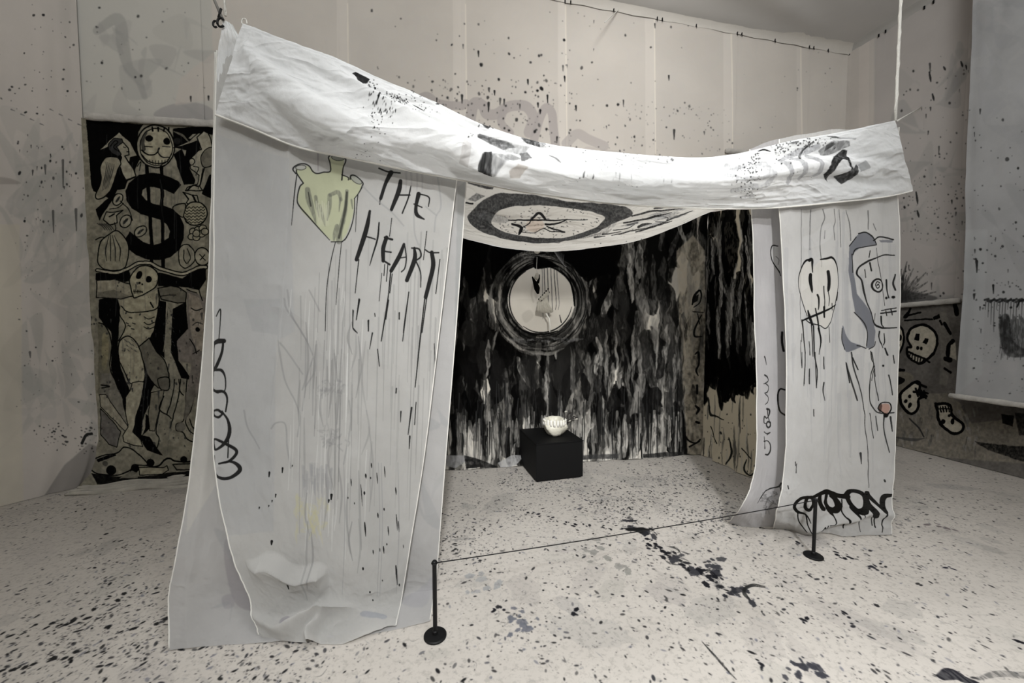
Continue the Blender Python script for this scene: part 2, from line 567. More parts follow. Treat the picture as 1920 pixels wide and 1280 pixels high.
def art_floor():
    c = FloorCanvas(FIX0, -FIY1, FIX1, -FIY0, 330, (200, 194, 186))
    r = np.random.default_rng(5)

    def g(px, py):
        p = ground(px, py)
        return p[0], -p[1]
    # pale grey wash where wet paint was trodden in
    for _ in range(420):
        x, y = r.uniform(FIX0, FIX1), -r.uniform(FIY0, FIY1)
        c.stamp(x, y, r.uniform(.02, .09), r.uniform(1, 3), r.uniform(0, 3.1), (150, 147, 144), r.uniform(.08, .30), r.uniform(0, 9))
    # clusters of flecks
    cents = [(g(900, 930), .55, 900), (g(1000, 960), .5, 600), (g(1200, 990), .45, 500), (g(1320, 1065), .30, 380), (g(150, 1230), .55, 800), (g(250, 1110), .35, 380),
             (g(560, 1240), .4, 400), (g(900, 1130), .45, 500), (g(1250, 1180), .6, 600), (g(1500, 1200), .55, 600), (g(1560, 1040), .55, 600), (g(1400, 930), .6, 700),
             (g(1720, 1010), .5, 300), (g(1300, 920), .5, 500), (g(60, 960), .6, 250), (g(1640, 1140), .6, 420), (g(1790, 900), .8, 160), (g(1200, 900), .5, 300)]
    dn = np.clip((noise2(140, 280, 7, 14, 77, 4) - .40) * 4.0, 0.22, 1)       # paint fell in drifts

    def dens_at(x, y):
        i = int((x - FIX0) / (FIX1 - FIX0) * 279); j = int((y + FIY1) / (FIY1 - FIY0) * 139)
        return dn[min(max(j, 0), 139), min(max(i, 0), 279)]

    def fleck(x, y, kmax):
        k = .0013 + kmax * r.random() ** 3.4
        v = r.choice([22, 34, 60, 95, 130], p=[.32, .24, .20, .14, .10])
        c.stamp(x, y, k, r.uniform(1, 2.6), r.uniform(0, 3.14), (v, v, v * 1.05), r.uniform(.5, 1), r.uniform(0, 9))
    for (cx, cy), s, n in cents:
        for _ in range(int(n * 3.0)):
            x, y = cx + r.normal(0, s), cy + r.normal(0, s)
            if r.random() < dens_at(x, y):
                fleck(x, y, .0066)
    for _ in range(42000):
        x, y = r.uniform(FIX0, FIX1), -r.uniform(FIY0, FIY1)
        if r.random() < dens_at(x, y) * (.35 + .65 * math.exp(-((x - .4) / 3.2) ** 2)):
            fleck(x, y, .0048)
    for _ in range(130):
        x, y = r.uniform(FIX0, FIX1), -r.uniform(FIY0, FIY1)
        if r.random() < dens_at(x, y) + .2:
            v = r.choice([24, 34, 70, 110])
            c.stamp(x, y, r.uniform(.006, .014), r.uniform(1, 2.4), r.uniform(0, 3.14), (v, v, v * 1.12), r.uniform(.75, 1), r.uniform(0, 9))
    for _ in range(15000):      # fine dashes of flicked paint
        x, y = r.uniform(FIX0, FIX1), -r.uniform(FIY0, FIY1)
        if r.random() < dens_at(x, y):
            v = r.choice([40, 70, 100, 130])
            c.stamp(x, y, r.uniform(.0007, .0018), r.uniform(2.5, 8), r.uniform(0, 3.14), (v, v, v * 1.03), r.uniform(.35, .9), 0)
    for _ in range(500):
        x, y = r.uniform(FIX0, FIX1), -r.uniform(FIY0, FIY1)
        t = r.uniform(0, 3.14); L = r.uniform(.015, .05)
        c.stroke([(x, y), (x + L * math.cos(t), y + L * math.sin(t)), (x + 1.6 * L * math.cos(t + .5), y + 1.6 * L * math.sin(t + .5))], [.002, .0045, .001], 80, r.uniform(.2, .7))

    def blots(pts, rad, n, col=(22, 22, 27), spread=1.0):
        for px, py in pts:
            x, y = g(px, py)
            for _ in range(n):
                c.stamp(x + r.normal(0, rad * spread), y + r.normal(0, rad * spread), rad * r.uniform(.15, .55), r.uniform(1, 2), r.uniform(0, 3.1), col, r.uniform(.8, 1), r.uniform(0, 9))
    # rows of drops flung across the left
    for (a, b, n) in (((0, 1190), (190, 1145), 12), ((150, 1140), (300, 1098), 12), ((0, 1262), (200, 1215), 14), ((190, 1180), (320, 1165), 6), ((190, 990), (245, 1030), 4)):
        for k in range(n):
            t = (k + r.uniform(0, .8)) / n
            x, y = g(a[0] + (b[0] - a[0]) * t, a[1] + (b[1] - a[1]) * t + r.uniform(-8, 8))
            c.stamp(x, y, r.uniform(.004, .012), r.uniform(1, 2), r.uniform(0, 3), 30, .95, r.uniform(0, 9))
    # the trail from the middle to the right, with its big pool
    tr = [(985, 962), (1010, 966), (1035, 970), (1058, 980), (1075, 984), (1100, 985), (1125, 988), (1145, 990), (1165, 990), (1190, 994), (1222, 990)]
    for px, py in tr:
        blots([(px, py)], .022, 3, spread=.7)
    x, y = g(1195, 992)
    c.stamp(x, y, .026, 4.2, .0, 24, 1, 2.0); c.stamp(x + .02, y + .035, .03, 1.4, .4, 28, 1, 4.0)
    blots([(1190, 975), (1205, 1000)], .045, 5, (40, 40, 44))
    blots([(1215, 1018), (1230, 1025), (1245, 1040), (1265, 1045), (1285, 1060)], .03, 6)
    for k in range(16):
        x, y = r.uniform(1235, 1340), 0; y = 1028 + (x - 1235) * .5 + r.normal(0, 9)
        c.stroke([g(x, y), g(x + 10, y + 4 + r.normal(0, 2)), g(x + r.uniform(14, 34), y + 9 + r.normal(0, 3))], [.006, r.uniform(.015, .04), .004], 46, r.uniform(.3, .85), dry=.5)
    blots([(1300, 1068), (1322, 1076), (1340, 1080), (1316, 1084)], .034, 6); blots([(1290, 1055), (1345, 1062)], .05, 7, (60, 60, 64), 1.3)
    blots([(1372, 1112), (1382, 1106)], .04, 4, (45, 45, 50))
    blots([(925, 1145), (940, 1140)], .02, 4); blots([(1080, 1148)], .02, 3)
    blots([(960, 1165), (970, 1155), (975, 1175)], .035, 5, (110, 112, 120)); blots([(900, 1085), (895, 1100)], .05, 4, (165, 165, 165))
    blots([(1160, 1060), (1100, 1035), (1120, 1025)], .05, 4, (150, 148, 142), .8)
    blots([(1500, 1020), (1560, 1035), (1590, 1045)], .02, 4, spread=.8); blots([(1640, 1066), (1650, 1068)], .026, 3, (26, 26, 34)); blots([(1778, 1066)], .022, 3, (26, 26, 38))
    blots([(1500, 1245), (1420, 1245), (1580, 1150), (1600, 1170), (1505, 1165)], .018, 4); blots([(1510, 1240), (1520, 1255), (1490, 1260)], .03, 6, (60, 60, 66))
    c.stroke([g(1762, 1268), g(1785, 1262), g(1800, 1270), g(1830, 1279)], [.03, .06, .05, .02], (28, 28, 34), .95, dry=.25); c.stroke([g(1830, 1272), g(1870, 1262), g(1925, 1266)], [.01, .03, .04], 70, .6, dry=.6); blots([(1915, 1205)], .022, 3)
    blots([(1760, 985), (1775, 990)], .035, 3, (120, 112, 112))
    for k in range(4):        # a swung brush arc
        pts = [g(1433, 1098 + k), g(1410, 1094 + 1.5 * k), g(1393 + k, 1102 + k), g(1392 + 2 * k, 1113), g(1400 + 2 * k, 1122 + k)]
        c.stroke(pts, [.004, .007, .008, .006, .003], 30, .8)
    c.stroke([g(1315, 1202), g(1340, 1230), g(1362, 1255), g(1378, 1272)], [.004, .012, .010, .004], 34, .9, dry=.4)
    for k in range(3):
        c.stroke([g(845 + 3 * k, 1012), g(870, 1007 + 2 * k), g(890, 1010)], .005, 110, .6)
    c.stroke([g(820, 905), g(835, 880)], .01, 60, .6)
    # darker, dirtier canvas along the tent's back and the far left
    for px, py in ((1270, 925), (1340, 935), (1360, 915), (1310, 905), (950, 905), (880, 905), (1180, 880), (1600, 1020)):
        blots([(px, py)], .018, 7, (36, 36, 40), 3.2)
    c.a = np.clip(c.a, 0, 1)
    return c.a


def art_back_wall():
    c = Canvas(40, -40, 1620, 420, 1.2, (218, 213, 206))
    h, w = c.a.shape[:2]
    n = noise2(h, w, 6, 18, 3, 4)[..., None]
    c.a *= 0.95 + .05 * n
    # the grey washed width above the left pole
    c.poly([(30, -60), (398, -60), (402, 240), (30, 240)], (204, 203, 197))
    r = np.random.default_rng(2)
    for _ in range(14):
        x, y = r.uniform(160, 390), r.uniform(20, 215)
        pts = [(x + r.uniform(-50, 50), y + r.uniform(-40, 40)) for _ in range(5)]
        c.poly(pts, (172, 172, 169), r.uniform(.15, .40), smooth=True, soft=3)
    c.stroke([(185, 60), (225, 40), (235, 90), (245, 130), (262, 150), (275, 185)], [16, 22, 24, 18, 14, 10], (160, 160, 158), .45, soft=2)
    c.poly([(300, 208), (340, 195), (390, 200), (402, 225), (300, 222)], (164, 162, 162), .6, smooth=True)
    c.poly([(340, 150), (402, 100), (402, 190), (330, 200)], (210, 203, 196), .6, soft=3)
    for x0, x1 in ((632, 652), (848, 872), (1044, 1059), (1207, 1224), (1352, 1367), (1490, 1498)):
        c.poly([(x0, -60), (x1, -60), (x1 + 1, 420), (x0 + 2, 420)], (228, 223, 216), .50)
        c.stroke([(x1, 10), (x1 + 3, 300)], 2.2, (250, 244, 232), .6, smooth=False)
    # ghost loops of grey paint above the canopy
    G = (182, 176, 174)
    c.stroke([(780, 190), (800, 182), (820, 195), (860, 200), (872, 195)], 16, G, .75)
    c.stroke([(880, 230), (888, 195), (905, 200), (912, 215), (930, 215), (945, 205), (960, 200), (985, 202), (998, 222), (990, 250)], 20, G, .8)
    c.stroke([(945, 205), (938, 230), (955, 250)], 14, G, .8)
    c.stroke([(1000, 262), (1010, 225), (1022, 203), (1033, 212), (1036, 240), (1040, 275)], 16, G, .8)
    c.stroke([(1060, 270), (1080, 252), (1100, 262), (1130, 275)], 18, G, .6)
    c.stroke([(1100, 285), (1200, 300)], 18, G, .3)
    c.specks(690, 1300, 20, 300, 130, .7, 2.6, 1.2, 40, 21, .10)
    c.specks(830, 1080, 150, 290, 190, .6, 2.8, 1.3, 40, 22, .12)
    c.specks(740, 860, 140, 220, 50, .6, 2.2, 1.2, 50, 23)
    c.specks(1130, 1380, 190, 300, 110, .5, 1.8, 1.3, 70, 24, .05)
    c.specks(160, 400, 0, 215, 34, .8, 2.6, 1.0, 45, 25, .1)
    c.specks(1380, 1560, 100, 290, 24, .5, 1.6, 1.2, 70, 26)
    for x, y, l in ((896, 98, 10), (988, 152, 9), (1025, 180, 14), (926, 172, 8), (1057, 145, 10), (1078, 200, 9), (1007, 195, 8), (360, 184, 9), (392, 182, 8)):
        c.stroke([(x, y), (x + .5, y + l)], [3.4, 1.2], 35, .95, smooth=False)
    return c


def art_right_wall():
    c = Canvas(1540, -40, 1960, 700, 1.2, (208, 202, 195))
    c.poly([(1640, -50), (1970, -50), (1970, 700), (1640, 700)], (192, 188, 184), .9, soft=6)
    c.poly([(1612, -50), (1632, -50), (1628, 320), (1610, 320)], (218, 211, 204), .6, soft=2)
    r = np.random.default_rng(4)
    for _ in range(30):
        x, y = r.uniform(1690, 1820), r.uniform(80, 560)
        pts = [(x + r.uniform(-45, 45), y + r.uniform(-60, 60)) for _ in range(5)]
        c.poly(pts, (156, 155, 153), r.uniform(.12, .40), smooth=True, soft=3)
    c.specks(1690, 1820, 100, 560, 130, .6, 2.4, 1.1, 50, 31, .12)
    c.specks(1690, 1815, 330, 450, 80, .5, 2.0, 1.0, 60, 32, .1)
    for x, y, l in ((1743, 135, 18), (1749, 176, 12), (1770, 125, 6), (1802, 115, 10), (1811, 122, 9), (1720, 360, 22), (1722, 395, 12)):
        c.stroke([(x, y), (x + 2, y + l * .6), (x + 3, y + l)], [2.5, 4, 1.5], 40, .85)
    for k in range(14):     # dark burst of brush strokes at the pole
        a = math.radians(-88 + 6.2 * k); L = 45 + 40 * ((k * 7) % 5) / 5
        c.stroke([(1682, 565), (1682 + L * .5 * math.cos(a), 565 + L * .5 * math.sin(a)), (1682 + L * math.cos(a), 565 + L * math.sin(a))], [9, 6, 2], 40, .55 if k > 3 else .9, dry=.5)
    c.poly([(1676, 545), (1720, 548), (1760, 560), (1676, 575)], 60, .6, soft=4, smooth=True)
    return c


def art_left_wall():
    c = Canvas(-60, -60, 210, 970, 1.4, (208, 203, 197))
    r = np.random.default_rng(6)
    # grey wash from mid height down, pinkish above
    for _ in range(34):
        x, y = r.uniform(20, 190), r.uniform(230, 830)
        pts = [(x + r.uniform(-60, 60), y + r.uniform(-90, 90)) for _ in range(6)]
        c.poly(pts, (176, 176, 171), r.uniform(.18, .45), smooth=True, soft=4)
    c.poly([(-60, 420), (38, 420), (42, 960), (-60, 960)], (212, 206, 190), .6, soft=8)
    c.poly([(80, 930), (120, 870), (165, 830), (190, 840), (175, 905), (120, 930), (60, 945)], (146, 143, 139), .75, soft=3)
    c.poly([(-20, 330), (20, 334), (38, 344), (-20, 343)], (140, 134, 128), .4, soft=2, smooth=True)  # shade of the sheet's bulging fold, painted into the colour
    c.stroke([(140, -40), (148, 60), (153, 160), (160, 300), (176, 560), (186, 750), (184, 830)], 4, (232, 228, 220), .8)
    c.specks(-10, 150, 10, 220, 46, 1.0, 3.2, .7, 40, 41)
    c.specks(30, 175, 250, 420, 60, .8, 2.6, 1.4, 50, 42, .25)
    c.specks(30, 180, 420, 820, 110, .6, 2.2, .7, 55, 43, .08)
    c.specks(80, 180, 790, 850, 70, 1.0, 3.4, .6, 36, 44)
    for x, y, l in ((142, 392, 40), (118, 300, 50), (100, 395, 40), (84, 310, 16), (55, 660, 10)):
        c.stroke([(x, y), (x + 1, y + l)], [5, 2], 60, .6, smooth=False)
    c.stroke([(152, 830), (160, 815), (170, 812)], 5, 30, .9)
    for k in range(9):
        c.stroke([(20 + 18 * k, 205 + 9 * ((k * 5) % 4)), (27 + 18 * k, 208 + 9 * ((k * 5) % 4))], [2.5, 1], 70, .5)
    return c


# -------------------------------------------------------------- heart curtain
INK = 34


def art_heart_curtain():
    c = Canvas(300, 60, 910, 1240, 1.8, (200, 199, 196))
    h, w = c.a.shape[:2]
    n = noise2(h, w, 14, 8, 77, 4)[..., None]
    c.a *= 0.93 + .07 * n
    # darker left of the crease: fold shade painted into the cloth colour
    c.poly([(545, 300), (552, 620), (520, 640), (510, 1000), (380, 1000), (400, 250)], (184, 185, 186), .5, soft=5)
    c.poly([(455, 560), (525, 560), (522, 628), (470, 620)], (172, 173, 174), .4, soft=10)
    # faint old drawing showing through
    g = (150, 150, 150)
    z = c.zoom(330, 540, .328)
    for pts in ([(625, 60), (640, 130), (740, 290), (795, 450), (740, 560)], [(590, 300), (620, 520), (680, 650), (705, 740), (690, 850)], [(600, 310), (720, 490)], [(740, 290), (735, 560), (720, 700)],
                [(545, 800), (570, 770), (620, 780), (630, 900), (650, 1030)], [(760, 10), (820, 130)], [(640, 10), (660, 150), (745, 300)], [(380, 700), (400, 800), (470, 920)],
                [(990, 640), (1000, 760), (960, 1000)], [(780, 400), (720, 580)]):
        c.stroke(pts, 9, g, .45, soft=2)
    r = np.random.default_rng(12)
    for cy in (540, 840):
        for _ in range(22):
            x = r.uniform(830, 970); y = cy + r.uniform(-30, 50)
            c.stroke([(x, y), (x + r.uniform(-30, 30), y + r.uniform(-20, 20)), (x + r.uniform(-20, 20), y + r.uniform(-30, 40))], 9, g, .30)
    for _ in range(46):
        x = r.uniform(720, 900); y = r.uniform(1000, 1120)
        c.stroke([(x, y), (x + r.uniform(-3, 3), y + r.uniform(40, 160))], [14, 5], (165, 165, 166), .35)
    for _ in range(40):
        x = r.uniform(680, 860); y = r.uniform(1180, 1380)
        c.stroke([(x, y), (x + r.uniform(-30, 30), y + r.uniform(-40, 50)), (x + r.uniform(-10, 10), y + r.uniform(20, 100))], [6, 16, 4], (204, 200, 166), .36)
    # vertical runs of thinned ink
    for _ in range(70):
        x = r.uniform(560, 850); y = r.uniform(430, 760); L = r.uniform(80, 330)
        c.zoom(0, 0, 1); lean = -(x - 560) * .05
        c.stroke([(x, y), (x + lean * .5 * L / 300 + r.uniform(-1, 1), y + L * .5), (x + lean * L / 300, y + L)], [r.uniform(1.2, 3.5), r.uniform(1, 3), 1], (146, 146, 144), r.uniform(.16, .45))
    for _ in range(12):
        x = r.uniform(580, 660); y = r.uniform(480, 760); L = r.uniform(40, 200)
        c.stroke([(x, y), (x - 4, y + L)], [1.3, 1.0], 110, r.uniform(.2, .5))
    for _ in range(40):
        x = r.uniform(540, 690); y = r.uniform(520, 960); L = r.uniform(40, 170)
        c.stroke([(x, y), (x - 2, y + L * .5), (x - 4 + r.uniform(-2, 2), y + L)], [1.2, 2.2, 1], (222, 222, 219), r.uniform(.3, .7))
    for _ in range(30):
        x = r.uniform(560, 700); y = r.uniform(560, 1000); L = r.uniform(50, 160)
        c.stroke([(x, y), (x + r.uniform(-8, 8), y + L * .5), (x + r.uniform(-10, 6), y + L)], [2, 4, 1.5], (138, 138, 137), r.uniform(.2, .5), soft=.8)
    # the heart
    c.zoom(530, 270, .27344)
    H = [(90, 172), (128, 140), (180, 150), (230, 200), (280, 194), (325, 187), (320, 95), (370, 72), (425, 92), (408, 210), (450, 232), (480, 215), (545, 262), (530, 320), (492, 370), (482, 480),
         (440, 610), (402, 668), (335, 662), (220, 550), (130, 460), (104, 380), (122, 290), (142, 265), (100, 205)]
    c.poly(H, (196, 199, 170), .95, smooth=False, soft=1)
    for pts, wd in (([(170, 310), (180, 380), (205, 460), (225, 540)], [34, 44, 30, 8]), ([(225, 360), (235, 430), (250, 500)], [24, 24, 6]), ([(255, 420), (275, 500), (290, 560)], [16, 22, 6]),
                    ([(320, 350), (318, 430), (305, 520)], [30, 30, 8]), ([(325, 345), (380, 330), (400, 380)], [26, 28, 22]), ([(395, 370), (385, 460)], [18, 5]),
                    ([(440, 320), (432, 420), (412, 520), (390, 600), (385, 665)], [22, 26, 34, 36, 40]), ([(370, 560), (355, 620), (350, 655)], [30, 26, 14]), ([(470, 380), (478, 440)], [14, 8])):
        c.stroke(pts, wd, (110, 112, 104), .62, soft=3, dry=.3)
    for pts, wd in (([(440, 330), (430, 430), (408, 540), (385, 640)], [14, 18, 16, 16]), ([(175, 330), (190, 420)], [8, 12])):
        c.stroke(pts, wd, (55, 56, 52), .7, soft=2)
    for k in range(7):
        c.stroke([(228 + 14 * k, 390 + 14 * (k % 3)), (236 + 12 * k, 470), (250 + 10 * k, 560)], [8, 9, 3], (212, 212, 192), .7)
    c.ellipse(125, 160, 34, 16, (190, 190, 186), .9, -.15, 4, 40); c.ellipse(380, 92, 46, 20, (140, 142, 138), .8, .1, 4, 50); c.ellipse(505, 245, 44, 20, (170, 172, 166), .8, .6, 4, 40)
    for pts, wd in (([(92, 205), (75, 178), (95, 148), (140, 132), (180, 148), (205, 185), (235, 200), (280, 192), (326, 186), (324, 130), (314, 90), (335, 70)], 8), ([(335, 70), (375, 66), (425, 88), (432, 120), (415, 160), (405, 245)], [6, 6, 8, 8, 8, 10]),
                    ([(405, 210), (448, 228), (450, 245)], 7), ([(462, 240), (468, 215), (500, 218), (548, 262), (545, 290), (520, 335), (490, 372)], [10, 8, 7, 7, 9, 6, 5]),
                    ([(96, 180), (100, 205), (142, 268)], 8), ([(142, 268), (118, 295), (102, 370), (112, 420), (180, 500), (260, 590), (320, 655)], [8, 9, 7, 9, 9, 7, 4]),
                    ([(492, 370), (490, 460), (470, 560), (435, 640), (405, 668)], [5, 6, 7, 8, 8]), ([(330, 668), (405, 668)], 5), ([(100, 205), (85, 330), (65, 560)], [6, 6, 3]),
                    ([(515, 345), (505, 450), (498, 600)], [6, 5, 3]), ([(360, 672), (330, 800), (300, 1000), (290, 1280)], [5, 6, 5, 4]), ([(402, 672), (385, 850), (365, 1100)], [4, 5, 3]),
                    ([(240, 45), (242, 180)], [14, 8])):
        c.stroke(pts, wd, INK if wd != [14, 8] else (170, 165, 165), .9)
    # THE HEART
    for pts, wd in (
        ([(660, 165), (720, 188), (805, 198)], 10), ([(742, 196), (705, 270), (672, 372)], [34, 24, 22]), ([(668, 370), (665, 412)], 7),
        ([(808, 252), (795, 325), (745, 450)], [24, 32, 22]), ([(880, 290), (860, 375), (820, 474)], 9), ([(795, 350), (872, 352)], 10),
        ([(932, 345), (914, 430), (920, 485), (970, 516)], [30, 22, 26, 8]), ([(928, 342), (1002, 366), (999, 430)], [8, 9, 6]), ([(900, 413), (955, 435)], 8),
        ([(598, 460), (572, 590), (506, 790)], [16, 32, 26]), ([(661, 538), (650, 650), (615, 770), (597, 832)], [9, 12, 8, 4]), ([(570, 632), (635, 652)], 9),
        ([(712, 640), (690, 715), (690, 800)], [26, 28, 24]), ([(700, 640), (752, 655)], 14), ([(700, 735), (744, 742)], 10), ([(690, 798), (735, 826)], 12),
        ([(832, 688), (800, 770), (745, 868)], [18, 28, 26]), ([(836, 690), (848, 780), (838, 850), (815, 876)], 8), ([(800, 782), (842, 776)], 8),
        ([(903, 712), (905, 790), (852, 934)], [14, 30, 26]), ([(885, 714), (935, 720), (948, 768), (912, 800)], 10), ([(912, 798), (945, 880), (946, 980)], [10, 8, 6]),
        ([(975, 722), (1010, 742), (1070, 743)], 9), ([(1022, 742), (1032, 830), (1005, 950), (980, 1048)], [26, 30, 28, 26]), ([(988, 598), (965, 792)], 5),
        ([(522, 790), (497, 1020)], [7, 5]), ([(748, 508), (733, 632)], 5), ([(722, 815), (712, 940)], 6), ([(742, 870), (720, 1080), (688, 1280)], [9, 7, 7]), ([(752, 890), (735, 1020)], 6), ([(680, 885), (662, 1075)], 4),
        ([(988, 1050), (955, 1290)], 7), ([(1078, 788), (1050, 1024)], 6), ([(865, 1015), (835, 1220), (828, 1290)], 6), ([(528, 1066), (505, 1205)], [9, 5]), ([(486, 1140), (480, 1250), (500, 1285)], 5),
        ([(700, 825), (695, 900)], 6), ([(726, 1070), (708, 1200)], [9, 6]), ([(590, 1205), (588, 1280)], 7), ([(800, 1155), (798, 1200)], [9, 5]), ([(632, 1160), (634, 1180)], 6)):
        c.stroke(pts, wd, INK, .95, smooth=len(pts) > 2)
    for pts in ([(1060, 210), (1085, 420), (1050, 500), (1040, 600)], [(550, 290), (640, 380), (740, 460), (830, 560)], [(900, 480), (905, 610), (930, 690)], [(980, 430), (1055, 490)]):
        c.stroke(pts, 11, (168, 168, 168), .6, soft=2)
    for x in (845, 880, 920, 955):
        c.stroke([(x, 195), (x + 3, 250), (x, 330)], [18, 12, 4], (175, 172, 172), .7)
    # lower ink runs and drops
    c.zoom(640, 427, .33333)
    for pts, wd in (([(470, 390), (440, 650), (415, 895)], [7, 8, 5]), ([(380, 360), (345, 635)], 5), ([(100, 400), (85, 515)], [9, 5]), ([(65, 460), (65, 560), (90, 590)], 5), ([(205, 680), (215, 775)], [5, 5]),
                    ([(175, 590), (160, 680)], [8, 3]), ([(420, 980), (412, 1105)], 5), ([(395, 1010), (375, 1160)], [10, 4]), ([(335, 1030), (333, 1090)], [8, 3]), ([(310, 900), (308, 925)], 7), ([(385, 1170), (382, 1240)], [9, 4]),
                    ([(265, 380), (225, 635)], 6), ([(150, 520), (152, 580)], 5), ([(325, 480), (326, 512)], 6), ([(522, 650), (528, 760)], 4)):
        c.stroke(pts, wd, INK, .9, smooth=False)
    c.zoom(640, 853, .33333)
    for x, y, l, wd in ((170, 40, 26, 8), (138, 100, 24, 11), (165, 118, 10, 8), (55, 130, 40, 6), (130, 200, 16, 12), (242, 60, 60, 6), (240, 292, 14, 9), (305, 180, 40, 8), (205, 320, 26, 9), (132, 370, 76, 10),
                        (262, 395, 50, 7), (308, 330, 90, 6), (320, 370, 60, 9), (236, 505, 40, 9), (178, 525, 24, 7), (122, 618, 14, 12), (306, 620, 105, 12), (325, 722, 14, 9), (160, 752, 8, 10), (175, 804, 10, 8), (110, 160, 120, 5),
                        (38, 230, 10, 7), (75, 260, 10, 6), (200, 95, 60, 6), (215, 515, 20, 6), (255, 490, 10, 8), (230, 690, 10, 6), (72, 1045, 30, 6), (348, 505, 20, 4)):
        c.stroke([(x, y), (x + l * .04, y + l * .45), (x + l * .08, y + l)], [wd * .5, wd * .85, wd * .25], 28, .95)
    for x in (15, 210, 225, 318):
        c.stroke([(x, 40), (x + 6, 400), (x - 10, 780)], [5, 6, 3], (165, 165, 165), .6)
    c.poly([(100, 920), (180, 905), (255, 925), (230, 945), (130, 940)], (170, 172, 178), .8, soft=2, smooth=True)
    c.zoom(0, 853, .33333)
    for x, y, l, wd in ((1510, 100, 24, 12), (1585, 75, 26, 10), (1545, 225, 16, 8), (1525, 258, 10, 7), (1505, 288, 8, 7), (1448, 300, 10, 7), (1520, 492, 18, 16), (1648, 680, 36, 11), (1865, 220, 26, 14), (1850, 250, 14, 10), (1640, 60, 8, 6)):
        c.stroke([(x, y), (x - 2, y + l)], [wd, wd * .5], 26, .95, smooth=False)
    c.poly([(1590, 925), (1625, 905), (1660, 940), (1620, 965)], (165, 162, 166), .8, smooth=True, soft=2)
    c.poly([(1250, 820), (1300, 800), (1320, 850), (1280, 880)], (190, 186, 188), .5, smooth=True, soft=3)
    # sideways lettering down the left border
    c.zoom(330, 540, .328)
    for pts, wd in (([(235, 160), (258, 120), (258, 190), (251, 292)], [5, 7, 5, 5]), ([(227, 312), (245, 302), (277, 300)], [20, 26, 26]), ([(275, 300), (266, 370), (238, 440), (224, 468)], [10, 14, 18, 10]),
                    ([(232, 300), (222, 340), (221, 460), (215, 560), (225, 582), (245, 592)], [7, 6, 6, 9, 14, 14]), ([(225, 466), (262, 466), (282, 500), (287, 560), (280, 592)], [12, 16, 9, 6, 6]),
                    ([(238, 588), (278, 590), (296, 630), (288, 702)], [18, 14, 10, 8]), ([(270, 712), (245, 694), (219, 700), (222, 725), (248, 734), (275, 712)], [12, 14, 10, 10, 14, 10]),
                    ([(268, 700), (298, 750), (307, 820), (285, 880), (240, 916), (228, 905), (224, 860), (258, 868), (318, 906), (342, 940), (308, 984), (255, 996)], [8, 12, 18, 18, 12, 10, 10, 14, 16, 16, 14, 6]),
                    ([(255, 996), (310, 988), (352, 1018), (356, 1048), (312, 1080), (262, 1078), (232, 1045), (229, 950)], [10, 12, 20, 22, 18, 16, 10, 5]), ([(303, 850), (300, 965)], 6),
                    ([(212, 300), (208, 460), (195, 640), (182, 845)], [4, 5, 6, 7])):
        c.stroke(pts, wd, 32, .95)
    c.zoom(0, 0, 1)
    return c


def art_under_left():
    c = Canvas(280, 60, 910, 1250, 1.2, (196, 195, 194))
    c.poly([(398, 250), (430, 250), (410, 900), (350, 1000), (370, 700)], (214, 212, 205), .6, soft=3)
    c.poly([(425, 1010), (470, 1080), (482, 1140), (440, 1130), (420, 1060)], (165, 160, 164), .6, smooth=True, soft=3)
    c.poly([(415, 1120), (435, 1115), (438, 1135), (420, 1140)], (170, 166, 172), .5, smooth=True, soft=2)
    c.stroke([(470, 1100), (475, 1130)], 10, (130, 126, 132), .5, soft=2)
    r = np.random.default_rng(14)
    for _ in range(40):
        x, y = r.uniform(340, 860), r.uniform(300, 1160)
        pts = [(x + r.uniform(-30, 30), y + r.uniform(-60, 60)) for _ in range(5)]
        c.poly(pts, (172, 173, 175), r.uniform(.15, .45), smooth=True, soft=3)
    c.poly([(858, 350), (872, 340), (868, 560), (850, 700)], (176, 177, 177), .8, soft=2)
    c.poly([(752, 1135), (790, 1100), (812, 1080), (800, 1140)], (176, 176, 182), .4, smooth=True, soft=3)
    return c


